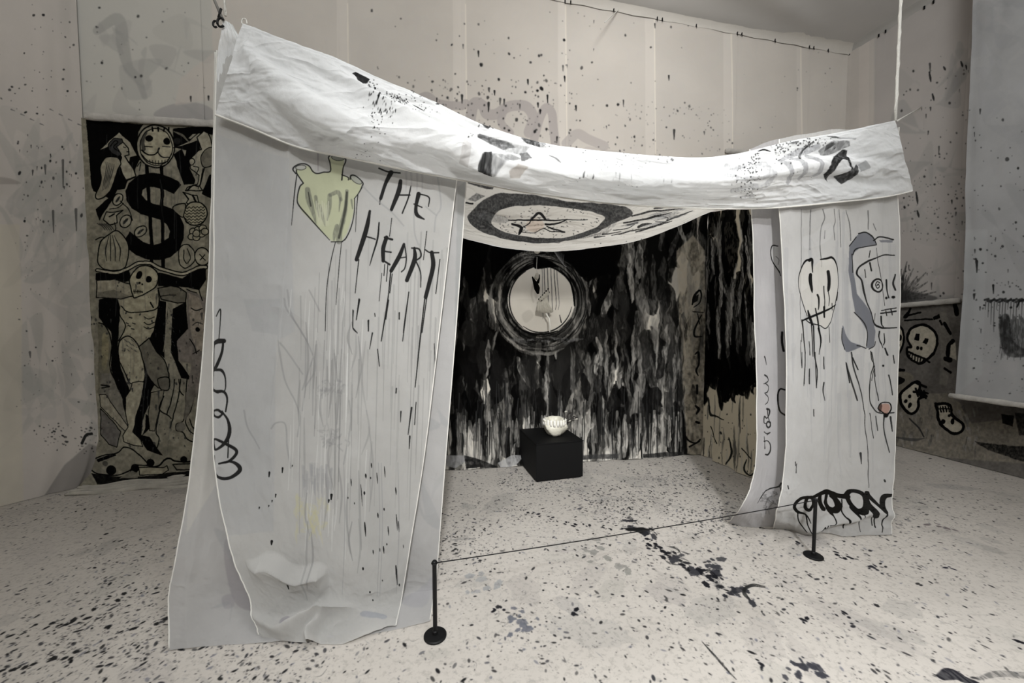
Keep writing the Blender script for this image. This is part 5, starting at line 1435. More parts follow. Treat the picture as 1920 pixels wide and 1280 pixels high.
nS, nZ = 60, 40
S_, Z_ = np.meshgrid(np.linspace(sb0, sb1, nS), np.linspace(CEIL - .02, 0, nZ))
GB = np.stack([bp_[0][0] + BDIR[0] * S_, bp_[0][1] + BDIR[1] * S_, Z_], -1)
TP = texel_positions(GB, 1700, 1000)
X, Y = proj(TP)
back_img = make_image('back_wall_paint', back_canvas.sample(X, Y))
M_BACK = cloth_mat('back_wall_cloth', back_img, translucent=0.0, mottle=0.05, mscale=1.2, bump=0.10, bscale=5.0, tint=(1.0, 0.975, 0.95))
for k in range(len(SEAMS) - 1):
    s0 = float((bp_[k] - bp_[0]) @ BDIR) - (0.10 if k else 0.0); s1 = float((bp_[k + 1] - bp_[0]) @ BDIR)
    nu, nv = 22, 40
    uu = np.linspace(0, 1, nu); zz = np.linspace(CEIL - .02, 0.0, nv)
    off = 0.012 + 0.02 * np.sin(math.pi * uu) ** 0.5 * (0.6 + 0.4 * RNG.random()) + 0.012 * (uu > 0.93)
    Gk = np.zeros((nv, nu, 3)); UVg = np.zeros((nv, nu, 2))
    wav = (noise2(nv, nu, 2, 2, 50 + k, 2) - .5) * 0.03
    for j in range(nv):
        for i in range(nu):
            s = s0 + (s1 - s0) * uu[i]
            Gk[j, i] = wall_pos(s, zz[j], off[i] + max(0, wav[j, i]))
            UVg[j, i] = (s / sb1, zz[j] / (CEIL - .02))
    o = grid_mesh('cloth_panel', Gk, M_BACK, back_node, uv=False)
    l = o.data.uv_layers.new(name='UVMap')
    vi = np.empty(len(o.data.loops), np.int32); o.data.loops.foreach_get('vertex_index', vi)
    l.data.foreach_set('uv', UVg.reshape(-1, 2)[vi].reshape(-1).astype(np.float32))

# ------------------------------------------------------------------ right wall with its cloth widths
RE = CORNER + RDIR * 11.3
right_node = wall_slab('wall_right', CORNER, RE, -.02, CEIL + .1, 0.15, M_PLASTER, 1)
rn = np.array([RDIR[1], -RDIR[0]])
if rn[0] > 0: rn = -rn
right_canvas = art_right_wall()
RS = [1568, 1640, 1818, 1990]
rp = [rx_at(p) for p in RS]
rs = [float((p - CORNER) @ RDIR) for p in rp] + [4.5, 6.6, 8.8, 11.0]
nZ = 60
S_, Z_ = np.meshgrid(np.linspace(0, rs[3], 60), np.linspace(CEIL - .02, 1.75, nZ))
GR = np.stack([CORNER[0] + RDIR[0] * S_ + rn[0] * .03, CORNER[1] + RDIR[1] * S_ + rn[1] * .03, Z_], -1)
TP = texel_positions(GR, 700, 1000); X, Y = proj(TP)
right_img = make_image('right_wall_paint', right_canvas.sample(X, Y))
M_RIGHT = cloth_mat('right_wall_cloth', right_img, translucent=0.0, mottle=0.10, mscale=1.6, bump=0.12, bscale=6.0, tint=(1, 0.985, 0.975))
for k in range(len(rs) - 1):
    s0, s1 = max(0, rs[k] - (0.12 if k else 0)), rs[k + 1]
    nu, nv = 20, 40
    uu = np.linspace(0, 1, nu)
    zb = 1.78 if k < 3 else 0.0
    zz = np.linspace(CEIL - .02, zb, nv)
    Gk = np.zeros((nv, nu, 3)); UVg = np.zeros((nv, nu, 2))
    wav = (noise2(nv, nu, 2, 3, 80 + k, 2) - .4) * 0.04
    for i in range(nu):
        s = s0 + (s1 - s0) * uu[i]
        off = 0.02 + 0.02 * math.sin(math.pi * uu[i]) ** .5 + (0.015 if uu[i] < .08 else 0)
        Gk[:, i, 0] = CORNER[0] + RDIR[0] * s + rn[0] * (off + np.maximum(0, wav[:, i]))
        Gk[:, i, 1] = CORNER[1] + RDIR[1] * s + rn[1] * (off + np.maximum(0, wav[:, i]))
        Gk[:, i, 2] = zz
        UVg[:, i, 0] = min(1, s / rs[3]); UVg[:, i, 1] = np.clip((zz - 1.75) / (CEIL - .02 - 1.75), 0, 1)
    o = grid_mesh('cloth_panel', Gk, M_RIGHT, right_node, uv=False)
    l = o.data.uv_layers.new(name='UVMap')
    vi = np.empty(len(o.data.loops), np.int32); o.data.loops.foreach_get('vertex_index', vi)
    l.data.foreach_set('uv', UVg.reshape(-1, 2)[vi].reshape(-1).astype(np.float32))

# ------------------------------------------------------------------ left wall: a continuous sheet drooping to the floor
plan = np.array([(-3.955, 3.735), (-4.08, 3.50), (-4.22, 3.20), (-4.30, 2.85), (-4.22, 2.0), (-4.0, 0.6), (-3.6, -1.6), (-3.1, -4.9)])
nv, nu = 130, 170
pp = catmull(plan, nu, 0)
GL = np.zeros((nv, nu, 3))
zz = np.linspace(CEIL - .01, 0.004, nv)
for j in range(nv):
    GL[j, :, :2] = pp; GL[j, :, 2] = zz[j]
# the foot of the sheet spreads over the floor
foot = np.clip((0.55 - GL[..., 2]) / 0.55, 0, 1) ** 2
GL[..., 0] += foot * -0.10; GL[..., 1] += foot * -0.06
und = (noise2(nv, nu, 3, 12, 31, 2) - .5) * 0.10
ridge = np.exp(-((GL[..., 2] - 2.62 - 0.10 * np.sin(GL[..., 1] * 3)) / 0.05) ** 2) * np.clip((3.42 - GL[..., 1]) / .15, 0, 1) * 0.05
GLd = displace(GL, (und + ridge * -1.0) * np.minimum(1, np.arange(nu) / 6.0)[None, :])
GLd[..., 2] = np.maximum(GLd[..., 2], 0.004)
left_canvas = art_left_wall()
TP = texel_positions(GL[:, :70], 900, 1500); X, Y = proj(TP)
A = left_canvas.sample(X, Y)
left_img = make_image('left_wall_paint', A)
M_LEFT = cloth_mat('left_wall_cloth', left_img, translucent=0.0, mottle=0.10, mscale=1.8, bump=0.15, bscale=7.0, tint=(1, 0.98, 0.965))
o = grid_mesh('wall_left', GLd, M_LEFT, uv=False)
uvx = np.clip(np.arange(nu) / 69.0, 0, 1); uvg = np.stack(np.meshgrid(uvx, np.linspace(1, 0, nv)), -1)
l = o.data.uv_layers.new(name='UVMap')
vi = np.empty(len(o.data.loops), np.int32); o.data.loops.foreach_get('vertex_index', vi)
l.data.foreach_set('uv', uvg.reshape(-1, 2)[vi].reshape(-1).astype(np.float32))
tag(o, kind='structure')

# ------------------------------------------------------------------ the wall behind the visitor and the ceiling
wall_slab('wall_front', np.array([-4.2, -4.95]), np.array([7.6, -4.95]), -.02, CEIL + .1, 0.15, M_PLASTER, -1)

M_CEIL = cloth_mat('ceiling_cloth', None, base=(205, 203, 200), translucent=0.0, mottle=0.08, mscale=0.8, bump=0.1, bscale=3.0)
nv, nu = 120, 130
Xc, Yc = np.meshgrid(np.linspace(-5.6, 7.6, nu), np.linspace(7.0, -5.2, nv))
Zc = np.full_like(Xc, CEIL)
# slack seams of the ceiling cloth fanning out of the far right corner
for ang, dep in ((0.18, .030), (0.42, .055), (0.66, .040), (0.95, .045), (1.2, .03)):
    dx, dy = -math.sin(ang + .1), -math.cos(ang + .1)
    dist = (Xc - CORNER[0]) * dy - (Yc - CORNER[1]) * dx
    alo = (Xc - CORNER[0]) * dx + (Yc - CORNER[1]) * dy
    Zc -= dep * np.exp(-(dist / (0.05 + 0.05 * np.clip(alo, 0, 9))) ** 2) * np.clip(alo / 1.5, 0, 1)
Zc -= 0.05 * np.sin((Xc + .3 * Yc) * 1.1) ** 2 * np.clip((4.6 + .22 * (Xc - 0) - Yc) / 1.5, 0, 1)
tag(grid_mesh('ceiling', np.stack([Xc, Yc, Zc], -1), M_CEIL), kind='structure')

# pale cloth cove where the ceiling cloth is pinned to the back wall, with its clips
cl = (BL + bn * .02); cr = CORNER + bn * .02
prof = [(0.02, -0.085), (0.035, -0.06), (0.08, -0.025), (0.16, -0.005), (0.30, 0.05)]
nu = 90
Gc = np.zeros((len(prof), nu, 3))
for i, t in enumerate(np.linspace(0, 1, nu)):
    p = cl + (cr - cl) * t
    sag = 0.012 * math.sin(t * 70) ** 2
    for j, (d, z) in enumerate(prof):
        Gc[j, i] = (*(p + bn * d), CEIL + z - (sag if j == 0 else 0))
Gc = catmull(Gc, 12, 0)
trim = tag(grid_mesh('trim_1', Gc[::-1], cloth_mat('cove_cloth', None, base=(214, 210, 203), translucent=0, mottle=.05)), kind='structure')
M_DARK = solid_mat('black_metal', (20, 20, 21), 0.55, mottle=.2, spec=0.3)
for px in (888, 960, 1053, 1063, 1140, 1218, 1227, 1288, 1362, 1370, 1430, 1492, 1500, 1526):
    p = bx_at(px)
    bm = bmesh.new()
    add_box(bm, -.007, .007, -.012, .0, -.024, .020, .003)
    add_tube(bm, [(0, -.010, -.02), (0, -.018, -.032), (0, -.010, -.044)], .0035, 6)
    q = p + bn * .04
    bm_obj('clip', bm, M_DARK, trim, loc=(q[0], q[1], CEIL - .075), rz=math.atan2(BDIR[1], BDIR[0]))
# the same cove along the right wall
Gc = np.zeros((len(prof), 60, 3))
for i, t in enumerate(np.linspace(0, 1, 60)):
    p = CORNER + RDIR * 10.5 * t
    for j, (d, z) in enumerate(prof):
        Gc[j, i] = (*(p + rn * d), CEIL + z)
Gc = catmull(Gc, 12, 0)
trim2 = tag(grid_mesh('trim_2', Gc, cloth_mat('cove_cloth_grey', None, base=(190, 188, 184), translucent=0, mottle=.08)), kind='structure')
for px in (1576, 1628, 1640, 1708, 1724):
    p = rx_at(px) + rn * .05
    bm = bmesh.new()
    add_box(bm, -.008, .008, -.012, .0, -.02, .02, .003)
    bm_obj('clip', bm, M_DARK, trim2, loc=(p[0], p[1], CEIL - .07), rz=math.atan2(RDIR[1], RDIR[0]))

# =================================================================== THE TENT
def painted(name, G, canvas, tw, th, fallback=None, visible=None, **kw):
    """material whose pattern is the canvas laid on the (uncreased) surface G"""
    TP = texel_positions(G, tw, th)
    X, Y = proj(TP)
    A = canvas.sample(X, Y, fallback)
    if visible is not None:
        A = visible(A, TP)
    return cloth_mat(name, make_image(name + '_paint', A), **kw)


def fp(px, py, off=0.0):
    return vplane(px, py, FL, FR, off)


def crinkle(nv, nu, seed, amp, sy=6, sx=6):
    return (ridged(nv, nu, sy, sx, seed, 4) - .5) * amp


M_HEM = cloth_mat('folded_white_hem', None, base=(236, 235, 230), translucent=.3, mottle=.06, bump=.2, bscale=30)


def hems(o, G, left=True, right=True, foot=False, r=.0032):
    """the doubled, stitched edges of a hung sheet"""
    for on, E in ((left, G[:, 0]), (right, G[:, -1]), (foot, G[-1])):
        if on:
            bm = bmesh.new()
            add_tube(bm, [tuple(p) for p in E[::3]], r, 6)
            bm_obj('hem', bm, M_HEM, o, smooth=True)
    return o


# ------------------------------------------------------------------ left front curtain with the heart
def net_from(rows, off, bottom=None, offs=None):
    out = []
    for k, r in enumerate(rows):
        o = off if offs is None else offs[k]
        out.append([fp(x, y, o if np.isscalar(o) else o[i]) for i, (x, y) in enumerate(r)])
    if bottom:
        out.append([ground(x, y, z) for x, y, z in bottom])
    return np.array(out)


rows = [[(407, 95), (540, 118), (700, 178), (868, 262)],
        [(403, 330), (550, 350), (700, 360), (852, 372)],
        [(402, 590), (540, 600), (690, 600), (826, 600)],
        [(404, 850), (520, 850), (660, 850), (796, 850)],
        [(436, 1025), (550, 1030), (660, 1040), (767, 1035)],
        [(472, 1120), (565, 1128), (660, 1135), (752, 1128)]]
net = net_from(rows, 0, [(487, 1192, .012), (568, 1204, .012), (652, 1204, .012), (742, 1174, .012)],
               offs=[0.02, [.03, .04, .03, .03], [.04, .05, .04, .04], [.04, .06, .05, .04], [.05, .09, .08, .05], [.06, .10, .09, .05]])
nu, nv = 220, 330
G0 = loft(net, nu, nv)
vv = np.linspace(0, 1, nv)[:, None]; uu = np.linspace(0, 1, nu)[None, :]
fold = 0.016 * np.sin(uu * 9 + 1.2 * np.sin(vv * 3)) * np.clip(vv * 1.5, 0.2, 1)
fold = fold + 0.020 * np.exp(-np.abs(uu - .33 + .06 * vv) / .018) * np.clip((.55 - vv) / .15, 0, 1) * 1.4 - .022 * np.exp(-((uu - .17) / .10) ** 2) * np.clip(vv * 3, 0, 1)       # straight crease beside the heart
slump = np.exp(-((vv - .90 - .05 * np.sin(uu * 8)) / .035) ** 2) * np.exp(-((uu - .36) / .30) ** 2) * .12    # the cloth buckles above the floor
slump = slump + np.exp(-((uu - .42 - .03 * np.sin(vv * 50)) / .03) ** 2) * np.clip((vv - .86) / .1, 0, 1) * .09
# a slack pouch of cloth caught above the floor, its upper side facing the lamps
top_edge = .685 + .06 * (uu - .12) + .012 * np.sin(uu * 23)
pouch = np.clip((vv - top_edge) / .018, 0, 1) * np.exp(-np.clip(vv - top_edge - .018, 0, 1) / .075) * .10 * np.clip((uu - .06) / .1, 0, 1) * np.clip((.52 - uu) / .05, 0, 1)
slump = slump + pouch
Gd = displace(G0, -(fold + crinkle(nv, nu, 3, .012, 14, 9) + slump))
Gd[..., 2] = np.maximum(Gd[..., 2], .006)
c_heart = art_heart_curtain()
M_HEART = painted('heart_curtain_cloth', G0, c_heart, 1000, 1900, translucent=.32, sheer=.05, mottle=.07, bump=.18, bscale=14, tint=(1, .995, .985), crease=.3, cscale=2.2, cstretch=(1.4, 1, .7))
tag(hems(grid_mesh('curtain', Gd, M_HEART), Gd),
    'white cotton curtain painted with a pale green heart and lettering THE HEART', 'curtain')

# under layer: wider sheet behind it, shows as a strip on both sides and spreads at the foot
rows = [[(405, 100), (540, 120), (700, 180), (880, 268)],
        [(399, 330), (540, 345), (700, 350), (874, 345)],
        [(388, 590), (540, 600), (690, 600), (856, 600)],
        [(362, 860), (500, 860), (660, 850), (836, 850)],
        [(335, 1030), (480, 1040), (660, 1040), (822, 1030)],
        [(318, 1120), (470, 1130), (640, 1125), (815, 1110)]]
net = net_from(rows, -.03, [(322, 1216, .006), (470, 1206, .006), (640, 1196, .006), (806, 1166, .006)],
               offs=[-.03, -.03, -.03, [-.02, -.03, -.03, -.03], [.02, -.01, -.03, -.03], [.04, .0, -.02, -.03]])
G0 = loft(net, nu, nv)
fold = 0.012 * np.sin(uu * 11 + 2) * np.clip(vv * 1.5, 0.2, 1) + .012 * np.exp(-((uu - .05 - .03 * vv) / .02) ** 2)
Gd = displace(G0, -(fold + crinkle(nv, nu, 9, .012, 14, 9)))
Gd[..., 2] = np.maximum(Gd[..., 2], .003)
M_UNDER = painted('under_curtain_cloth', G0, art_under_left(), 700, 1200, translucent=.35, sheer=.06, mottle=.12, bump=.22, bscale=10, tint=(1, .995, .985), crease=.3, cscale=2.2, cstretch=(1.4, 1, .7))
tag(hems(grid_mesh('curtain', Gd, M_UNDER), Gd),
    'plain white under curtain spreading over the floor behind the heart curtain', 'curtain')

# pinched top corner of that sheet, tied to the rope
net = np.array([[fp(417, 37, .05), fp(425, 38, .05), fp(436, 46, .05)],
                [fp(413, 62, .05), fp(430, 66, .06), fp(452, 74, .05)],
                [fp(408, 100, .04), fp(432, 104, .03), fp(470, 112, .02)],
                [fp(404, 160, .03), fp(430, 165, .01), fp(470, 165, .0)],
                [fp(404, 225, .03), fp(430, 230, .0), fp(470, 235, .0)]])
Gd = displace(loft(net, 40, 60), crinkle(60, 40, 21, .014, 4, 6))
M_WHITE = cloth_mat('plain_white_cotton', None, base=(232, 233, 233), translucent=.35, mottle=.06, bump=.3, bscale=16, tint=(1, .995, .985))
tag(grid_mesh('corner_cloth', Gd, M_WHITE), 'small pinched white cloth corner tied to the left rope hook', 'cloth')

# ------------------------------------------------------------------ right front curtains
rows = [[(1460, 262), (1540, 246), (1620, 240), (1682, 240)],
        [(1459, 400), (1540, 400), (1620, 395), (1681, 375)],
        [(1466, 560), (1540, 560), (1620, 560), (1681, 560)],
        [(1469, 740), (1540, 740), (1610, 740), (1674, 735)],
        [(1465, 880), (1535, 885), (1605, 885), (1668, 880)],
        [(1452, 950), (1530, 955), (1600, 955), (1664, 945)]]
net = net_from(rows, .02, [(1450, 985, .01), (1522, 1000, .01), (1590, 1004, .01), (1664, 998, .01)],
               offs=[.02, .03, .03, .03, .03, .05])
nu, nv = 170, 280
vv = np.linspace(0, 1, nv)[:, None]; uu = np.linspace(0, 1, nu)[None, :]
G0 = loft(net, nu, nv)
fold = 0.016 * np.sin(uu * 8 + .6) * np.clip(vv * 2, .3, 1) + .012 * np.sin(uu * 19 + vv * 2)
buck = .05 * np.exp(-((vv - .90 - .05 * np.sin(uu * 6)) / .03) ** 2) * np.exp(-((uu - .6) / .4) ** 2)
Gd = displace(G0, -(fold + buck + crinkle(nv, nu, 15, .014, 12, 8)))
Gd[..., 2] = np.maximum(Gd[..., 2], .004)
M_SKULL = painted('face_curtain_cloth', G0, art_face_curtain(), 800, 1900, translucent=.32, sheer=.05, mottle=.08, bump=.2, bscale=12, tint=(1, .995, .985), crease=.3, cscale=3, cstretch=(1.4, 1, .7))
tag(hems(grid_mesh('curtain', Gd, M_SKULL), Gd),
    'white curtain painted with a stitched skull and half a face, black word along its hem', 'curtain')

rows = [[(1402, 282), (1450, 262), (1500, 255)],
        [(1407, 400), (1450, 400), (1500, 400)],
        [(1411, 560), (1450, 560), (1500, 560)],
        [(1416, 740), (1455, 740), (1500, 740)],
        [(1412, 880), (1445, 885), (1495, 885)],
        [(1388, 945), (1430, 950), (1485, 950)]]
net = net_from(rows, -.05, [(1366, 976, .008), (1415, 990, .008), (1480, 980, .008)])
G0 = loft(net, 110, 260)
vv = np.linspace(0, 1, 260)[:, None]; uu = np.linspace(0, 1, 110)[None, :]
Gd = displace(G0, -(0.012 * np.sin(uu * 7 + 1) + crinkle(260, 110, 16, .012, 12, 5)))
Gd[..., 2] = np.maximum(Gd[..., 2], .003)
M_SIDE = painted('sideways_text_curtain_cloth', G0, art_text_curtain(), 420, 1800, translucent=.35, sheer=.05, mottle=.1, bump=.2, bscale=12, tint=(1, .995, .985))
tag(hems(grid_mesh('curtain', Gd, M_SIDE), Gd),
    'narrow white curtain with sideways cursive lettering, half behind the skull curtain', 'curtain')

# ------------------------------------------------------------------ canopy: front valance and the sagging painted roof in one cloth
low = [(404, 215), (470, 240), (560, 276), (660, 297), (760, 318), (870, 338), (1000, 362), (1150, 381), (1300, 390), (1440, 390), (1580, 378), (1660, 369), (1712, 358)]
top = [(455, 44), (500, 62), (570, 88), (640, 114), (720, 150), (800, 184), (900, 232), (1010, 266), (1150, 286), (1330, 295), (1480, 266), (1600, 244), (1678, 226)]
tt = np.linspace(0, 1, len(low))
nu = 420
U = np.linspace(0, 1, nu)
lowp = catmull(np.array(low, float), nu, 0); topp = catmull(np.array(top, float), nu, 0)
nf = 90
GF = np.zeros((nf, nu, 3))
kv = np.linspace(0, 1, nf)                      # 0 top line .. 1 hem
midk = 0.50 + 0.12 * np.sin(U * 5)              # where the cloth folds over from the lit slope to the hanging hem
for j, k in enumerate(kv):
    q = topp + (lowp - topp) * k
    bulge = 0.04 + 0.18 * np.exp(-np.abs((k - midk) / .30) ** 1.5) * np.clip(np.sin(math.pi * U) * 1.6, .35, 1) * (0.35 + .65 * (k / (midk + .01)).clip(0, 1))
    for i in range(nu):
        GF[j, i] = fp(q[i, 0], q[i, 1], bulge[i] + .03)
T = GF[0].copy()
Bk = np.zeros((nu, 3))
for i, u in enumerate(U):
    p = PL + (PR - PL) * u
    Bk[i] = (p[0], p[1], 2.84 - 0.34 * math.sin(math.pi * u))
nr = 110
GRf = np.zeros((nr, nu, 3))
for j, t in enumerate(np.linspace(0, 1, nr)):
    s = ROOF_SAG * np.sin(math.pi * U) ** ROOF_POW * (1 - (2 * t - 1) ** 2)
    GRf[j] = T + (Bk - T) * t
    GRf[j, :, 2] -= s
G0 = np.concatenate([GF[::-1], GRf[1:]], 0)     # hem -> top line -> back edge
nv = G0.shape[0]
cr = np.zeros((nv, nu))
# creases of the valance run along its length, pulled towards the two tied corners
cr[:nf] = crinkle(nf, nu, 5, .024, 4, 9) + crinkle(nf, nu, 6, .014, 9, 30)
cr[nf:] = crinkle(nv - nf, nu, 8, .016, 6, 10)
edge = np.ones(nv); edge[:4] = [.2, .5, .8, 1]; edge[nf - 4:nf + 4] = .35
u_ = U[None, :]; v_ = np.linspace(0, 1, nf)[:, None]
for a0, b0, wd, am in ((.10, .55, .035, .05), (.20, .42, .03, .04), (.33, .60, .03, .05), (.45, .35, .03, .04), (.62, .55, .04, .03), (.85, .35, .03, -.03), (.93, .6, .03, -.03)):
    # long pulls of cloth falling from upper left to lower right
    dv = v_ - (b0 - (u_ - a0) * 2.2 * (1 if u_.mean() else 1))
    cr[:nf] += am * np.exp(-(dv / (wd * 3)) ** 2) * np.exp(-((u_ - a0) / .11) ** 2)
ue = np.clip(np.minimum(U, 1 - U) / .04, .25, 1)
Gd = displace(G0, cr * edge[:, None] * ue[None, :])


def canopy_tex(tw, th):
    TP = texel_positions(G0, tw, th); X, Y = proj(TP)
    rowf = np.linspace(0, nv - 1, th)
    A = np.empty((th, tw, 3), np.float32); A[:] = rgb((227, 227, 226))
    f = rowf < nf + 1
    A[f] = c_valance.sample(X[f], Y[f])
    Gn = normals(G0)
    view = G0 - CAM
    facing = np.einsum('ijk,ijk->ij', Gn, view)
    r = ~f
    FA = texel_positions(facing[..., None], tw, th)[..., 0]
    sgn = np.sign(np.median(facing[nf + 8:nf + 30, nu // 2]))
    und_ = np.clip(FA * sgn * 60, 0, 1)[..., None]
    B = c_roof.sample(X, Y)
    A[r] = (A * (1 - und_) + B * und_)[r]
    return A


c_valance = art_valance(); c_roof = art_roof()
M_CANOPY = cloth_mat('canopy_cloth', make_image('canopy_paint', canopy_tex(2200, 1300)), translucent=.45, sheer=.0, mottle=.05, bump=.3, bscale=14, tint=(.97, .985, 1), crease=.85, cscale=3.4, cstretch=(.55, 1, 1.6))
canopy = grid_mesh('canopy', Gd, M_CANOPY)
bm = bmesh.new(); add_tube(bm, [tuple(p) for p in Gd[0, ::3]], .005, 6); bm_obj('hem', bm, M_HEM, canopy, smooth=True)
tag(canopy, 'white sagging canopy sheet of the tent with brush marks and a painted star underneath', 'canopy')

# ------------------------------------------------------------------ painted inner walls of the tent
def inner_panel(a, b, ztop, nu, nv, seed, foot=0.10, bend=0.0, nside=1):
    t = (b - a); n = np.array([t[1], -t[0]]) / np.hypot(*t) * nside
    Gp = np.zeros((nv, nu, 3))
    fu = noise2(1, nu, 1, 14, seed, 2)[0] - .5
    for j, v in enumerate(np.linspace(0, 1, nv)):
        for i, u in enumerate(np.linspace(0, 1, nu)):
            z = ztop(u) * (1 - v)
            f = max(0, (0.22 - z) / .22) ** 2 * (foot + .10 * fu[i])
            p = a + t * u + n * (f + bend * math.sin(math.pi * u))
            Gp[j, i] = (p[0], p[1], max(z, .006))
    return Gp


nu, nv = 240, 200
G0 = inner_panel(PL, PR, lambda u: 2.80 - 0.34 * math.sin(math.pi * u), nu, nv, 3)
vv = np.linspace(0, 1, nv)[:, None]; uu = np.linspace(0, 1, nu)[None, :]
Gd = displace(G0, .014 * np.sin(uu * 60 + 2 * np.sin(vv * 2)) * np.clip(vv, .3, 1) + crinkle(nv, nu, 41, .014, 8, 22))
Gd[..., 2] = np.maximum(Gd[..., 2], .006)
M_BLACK = painted('black_backdrop_cloth', G0, art_black_panel(), 1800, 1100, translucent=.0, mottle=.08, bump=.2, bscale=9)
tag(grid_mesh('painted_backdrop', Gd, M_BLACK), 'black brushed cloth at the back of the tent with a pale painted disc', 'painted cloth')
SRa, SRb = PR + np.array([0, 0]), FR + np.array([-.16, .12])
G0 = inner_panel(SRa, SRb, lambda u: 2.80 - .10 * math.sin(math.pi * u), 110, 180, 5, foot=.08)
Gd = displace(G0, .010 * np.sin(np.linspace(0, 1, 110)[None, :] * 26) + crinkle(180, 110, 42, .012, 8, 8))
Gd[..., 2] = np.maximum(Gd[..., 2], .006)
M_BLACK2 = painted('black_side_cloth', G0, art_black_side(), 700, 1100, translucent=.0, mottle=.08, bump=.2, bscale=9)
tag(grid_mesh('painted_backdrop', Gd, M_BLACK2), 'black painted side cloth inside the tent, pale below, beside the right curtains', 'painted cloth')
G0 = inner_panel(FL + np.array([.02, .14]), PL, lambda u: 2.80 - .10 * math.sin(math.pi * u), 80, 120, 6, foot=.04)
Gd = displace(G0, .012 * np.sin(np.linspace(0, 1, 80)[None, :] * 22) + crinkle(120, 80, 43, .012, 8, 8))
Gd[..., 2] = np.maximum(Gd[..., 2], .004)
M_LEFTSIDE = cloth_mat('left_side_cloth', None, base=(215, 213, 207), translucent=.3, mottle=.15)
tag(grid_mesh('side_cloth', Gd, M_LEFTSIDE), 'plain pale cloth closing the left side of the tent behind the heart curtain', 'cloth')

# ------------------------------------------------------------------ ropes that hold the tent
M_ROPE = solid_mat('pale_rope', (205, 203, 196), .8, mottle=.1, scale=90, bump=.4)
M_GREYROPE = solid_mat('grey_wire', (120, 118, 114), .6, mottle=.1, scale=60)


def rope(name, pts, r, mat, label, sag=0.0, wind=True):
    a, b = Vector(pts[0]), Vector(pts[-1])
    P = smooth_pts([tuple(p) for p in pts], 10) if len(pts) > 2 else np.linspace(pts[0], pts[-1], 14)
    bm = bmesh.new()
    add_tube(bm, [tuple(p) for p in P], r, 10)
    if wind:
        # a second strand laid round it
        Q = []
        n = len(P) * 6
        for k in range(n):
            f = k / (n - 1) * (len(P) - 1); i = min(int(f), len(P) - 2)
            q = P[i] + (P[i + 1] - P[i]) * (f - i)
            Q.append((q[0] + r * .7 * math.cos(k * .9), q[1] + r * .7 * math.sin(k * .9), q[2]))
        add_tube(bm, Q, r * .6, 6)
    return tag(bm_obj(name, bm, mat, smooth=True), label, 'rope')


def up_to_ceiling(p, dx, dy):
    k = (CEIL - .02 - p[2])
    return np.array([p[0] + dx * k, p[1] + dy * k, CEIL - .02])


pl = fp(418, 38, .05); pr_ = fp(1679, 227, .07)
e = fp(402, 0, .05); d = (e - pl) / (e[2] - pl[2])
rope('rope', [pl, up_to_ceiling(pl, d[0], d[1] - .02)], .006, M_GREYROPE, 'grey rope slanting up from the hook at the left tent corner')
e = fp(415, 0, .05); d = (e - pl) / (e[2] - pl[2])
rope('rope', [pl + np.array([.012, 0, .02]), up_to_ceiling(pl, d[0] + .0, d[1] + .03)], .005, M_ROPE, 'white cord rising beside the grey rope at the left tent corner')
e = fp(1689, 0, .07); d = (e - pr_) / (e[2] - pr_[2])
rope('rope', [pr_, up_to_ceiling(pr_, d[0], d[1])], .0085, M_ROPE, 'upright pale rope lifting the right corner of the canopy')
wr = rx_at(1727); q = vplane(1727, 201, CORNER, CORNER + RDIR, 0.05)
rope('rope', [pr_ + np.array([.01, 0, 0]), q], .006, M_ROPE, 'short pale tie running from the right canopy corner to the wall')
bm = bmesh.new()
P = fp(414, 42, .055)
add_tube(bm, [tuple(P + np.array([.016 * math.cos(t), 0, .020 * math.sin(t)])) for t in np.linspace(0.6, 5.6, 16)], .005, 8)
add_tube(bm, [tuple(P + np.array([.010 * math.cos(t) - .022, -.006, .014 * math.sin(t) - .012])) for t in np.linspace(0, 5.5, 14)], .0045, 8)
add_tube(bm, [tuple(P + np.array([-.010, 0, .02])), tuple(P + np.array([.004, 0, .062]))], .005, 8)
tag(bm_obj('hook', bm, M_DARK, smooth=True), 'small dark metal hook at the left peak of the canopy', 'hook')
bm = bmesh.new()
P = fp(458, 44, .06)
add_tube(bm, [tuple(P + np.array([.012 * math.cos(t), 0, .016 * math.sin(t) + .006])) for t in np.linspace(-.6, 3.8, 14)], .003, 6)
tag(bm_obj('hook', bm, M_ROPE, smooth=True), 'tiny pale loop on the second peak of the canopy, left', 'hook')

# =================================================================== SHEETS AND POLES ON THE WALLS
M_POLE = cloth_mat('cloth_wrapped_pole', None, base=(206, 203, 197), translucent=0, mottle=.30, mscale=9, bump=.4, bscale=30)


def pole(p0, p1, r, label, mat=M_POLE):
    p0, p1 = np.array(p0), np.array(p1)
    n = 26
    pts = [p0 + (p1 - p0) * k / (n - 1) for k in range(n)]
    rs = [r * (1 + .08 * math.sin(k * 1.7) + .05 * math.sin(k * 4.1)) for k in range(n)]
    rs[0] *= .92; rs[-1] *= .92
    bm = bmesh.new()
    add_tube(bm, [tuple(p) for p in pts], rs, 16)
    return tag(bm_obj('pole', bm, mat, smooth=True), label, 'pole')


def bw(px, py, off=.05):
    return vplane(px, py, CORNER, CORNER + BDIR, off)


def rw(px, py, off=.05):
    return vplane(px, py, CORNER, CORNER + RDIR, off)


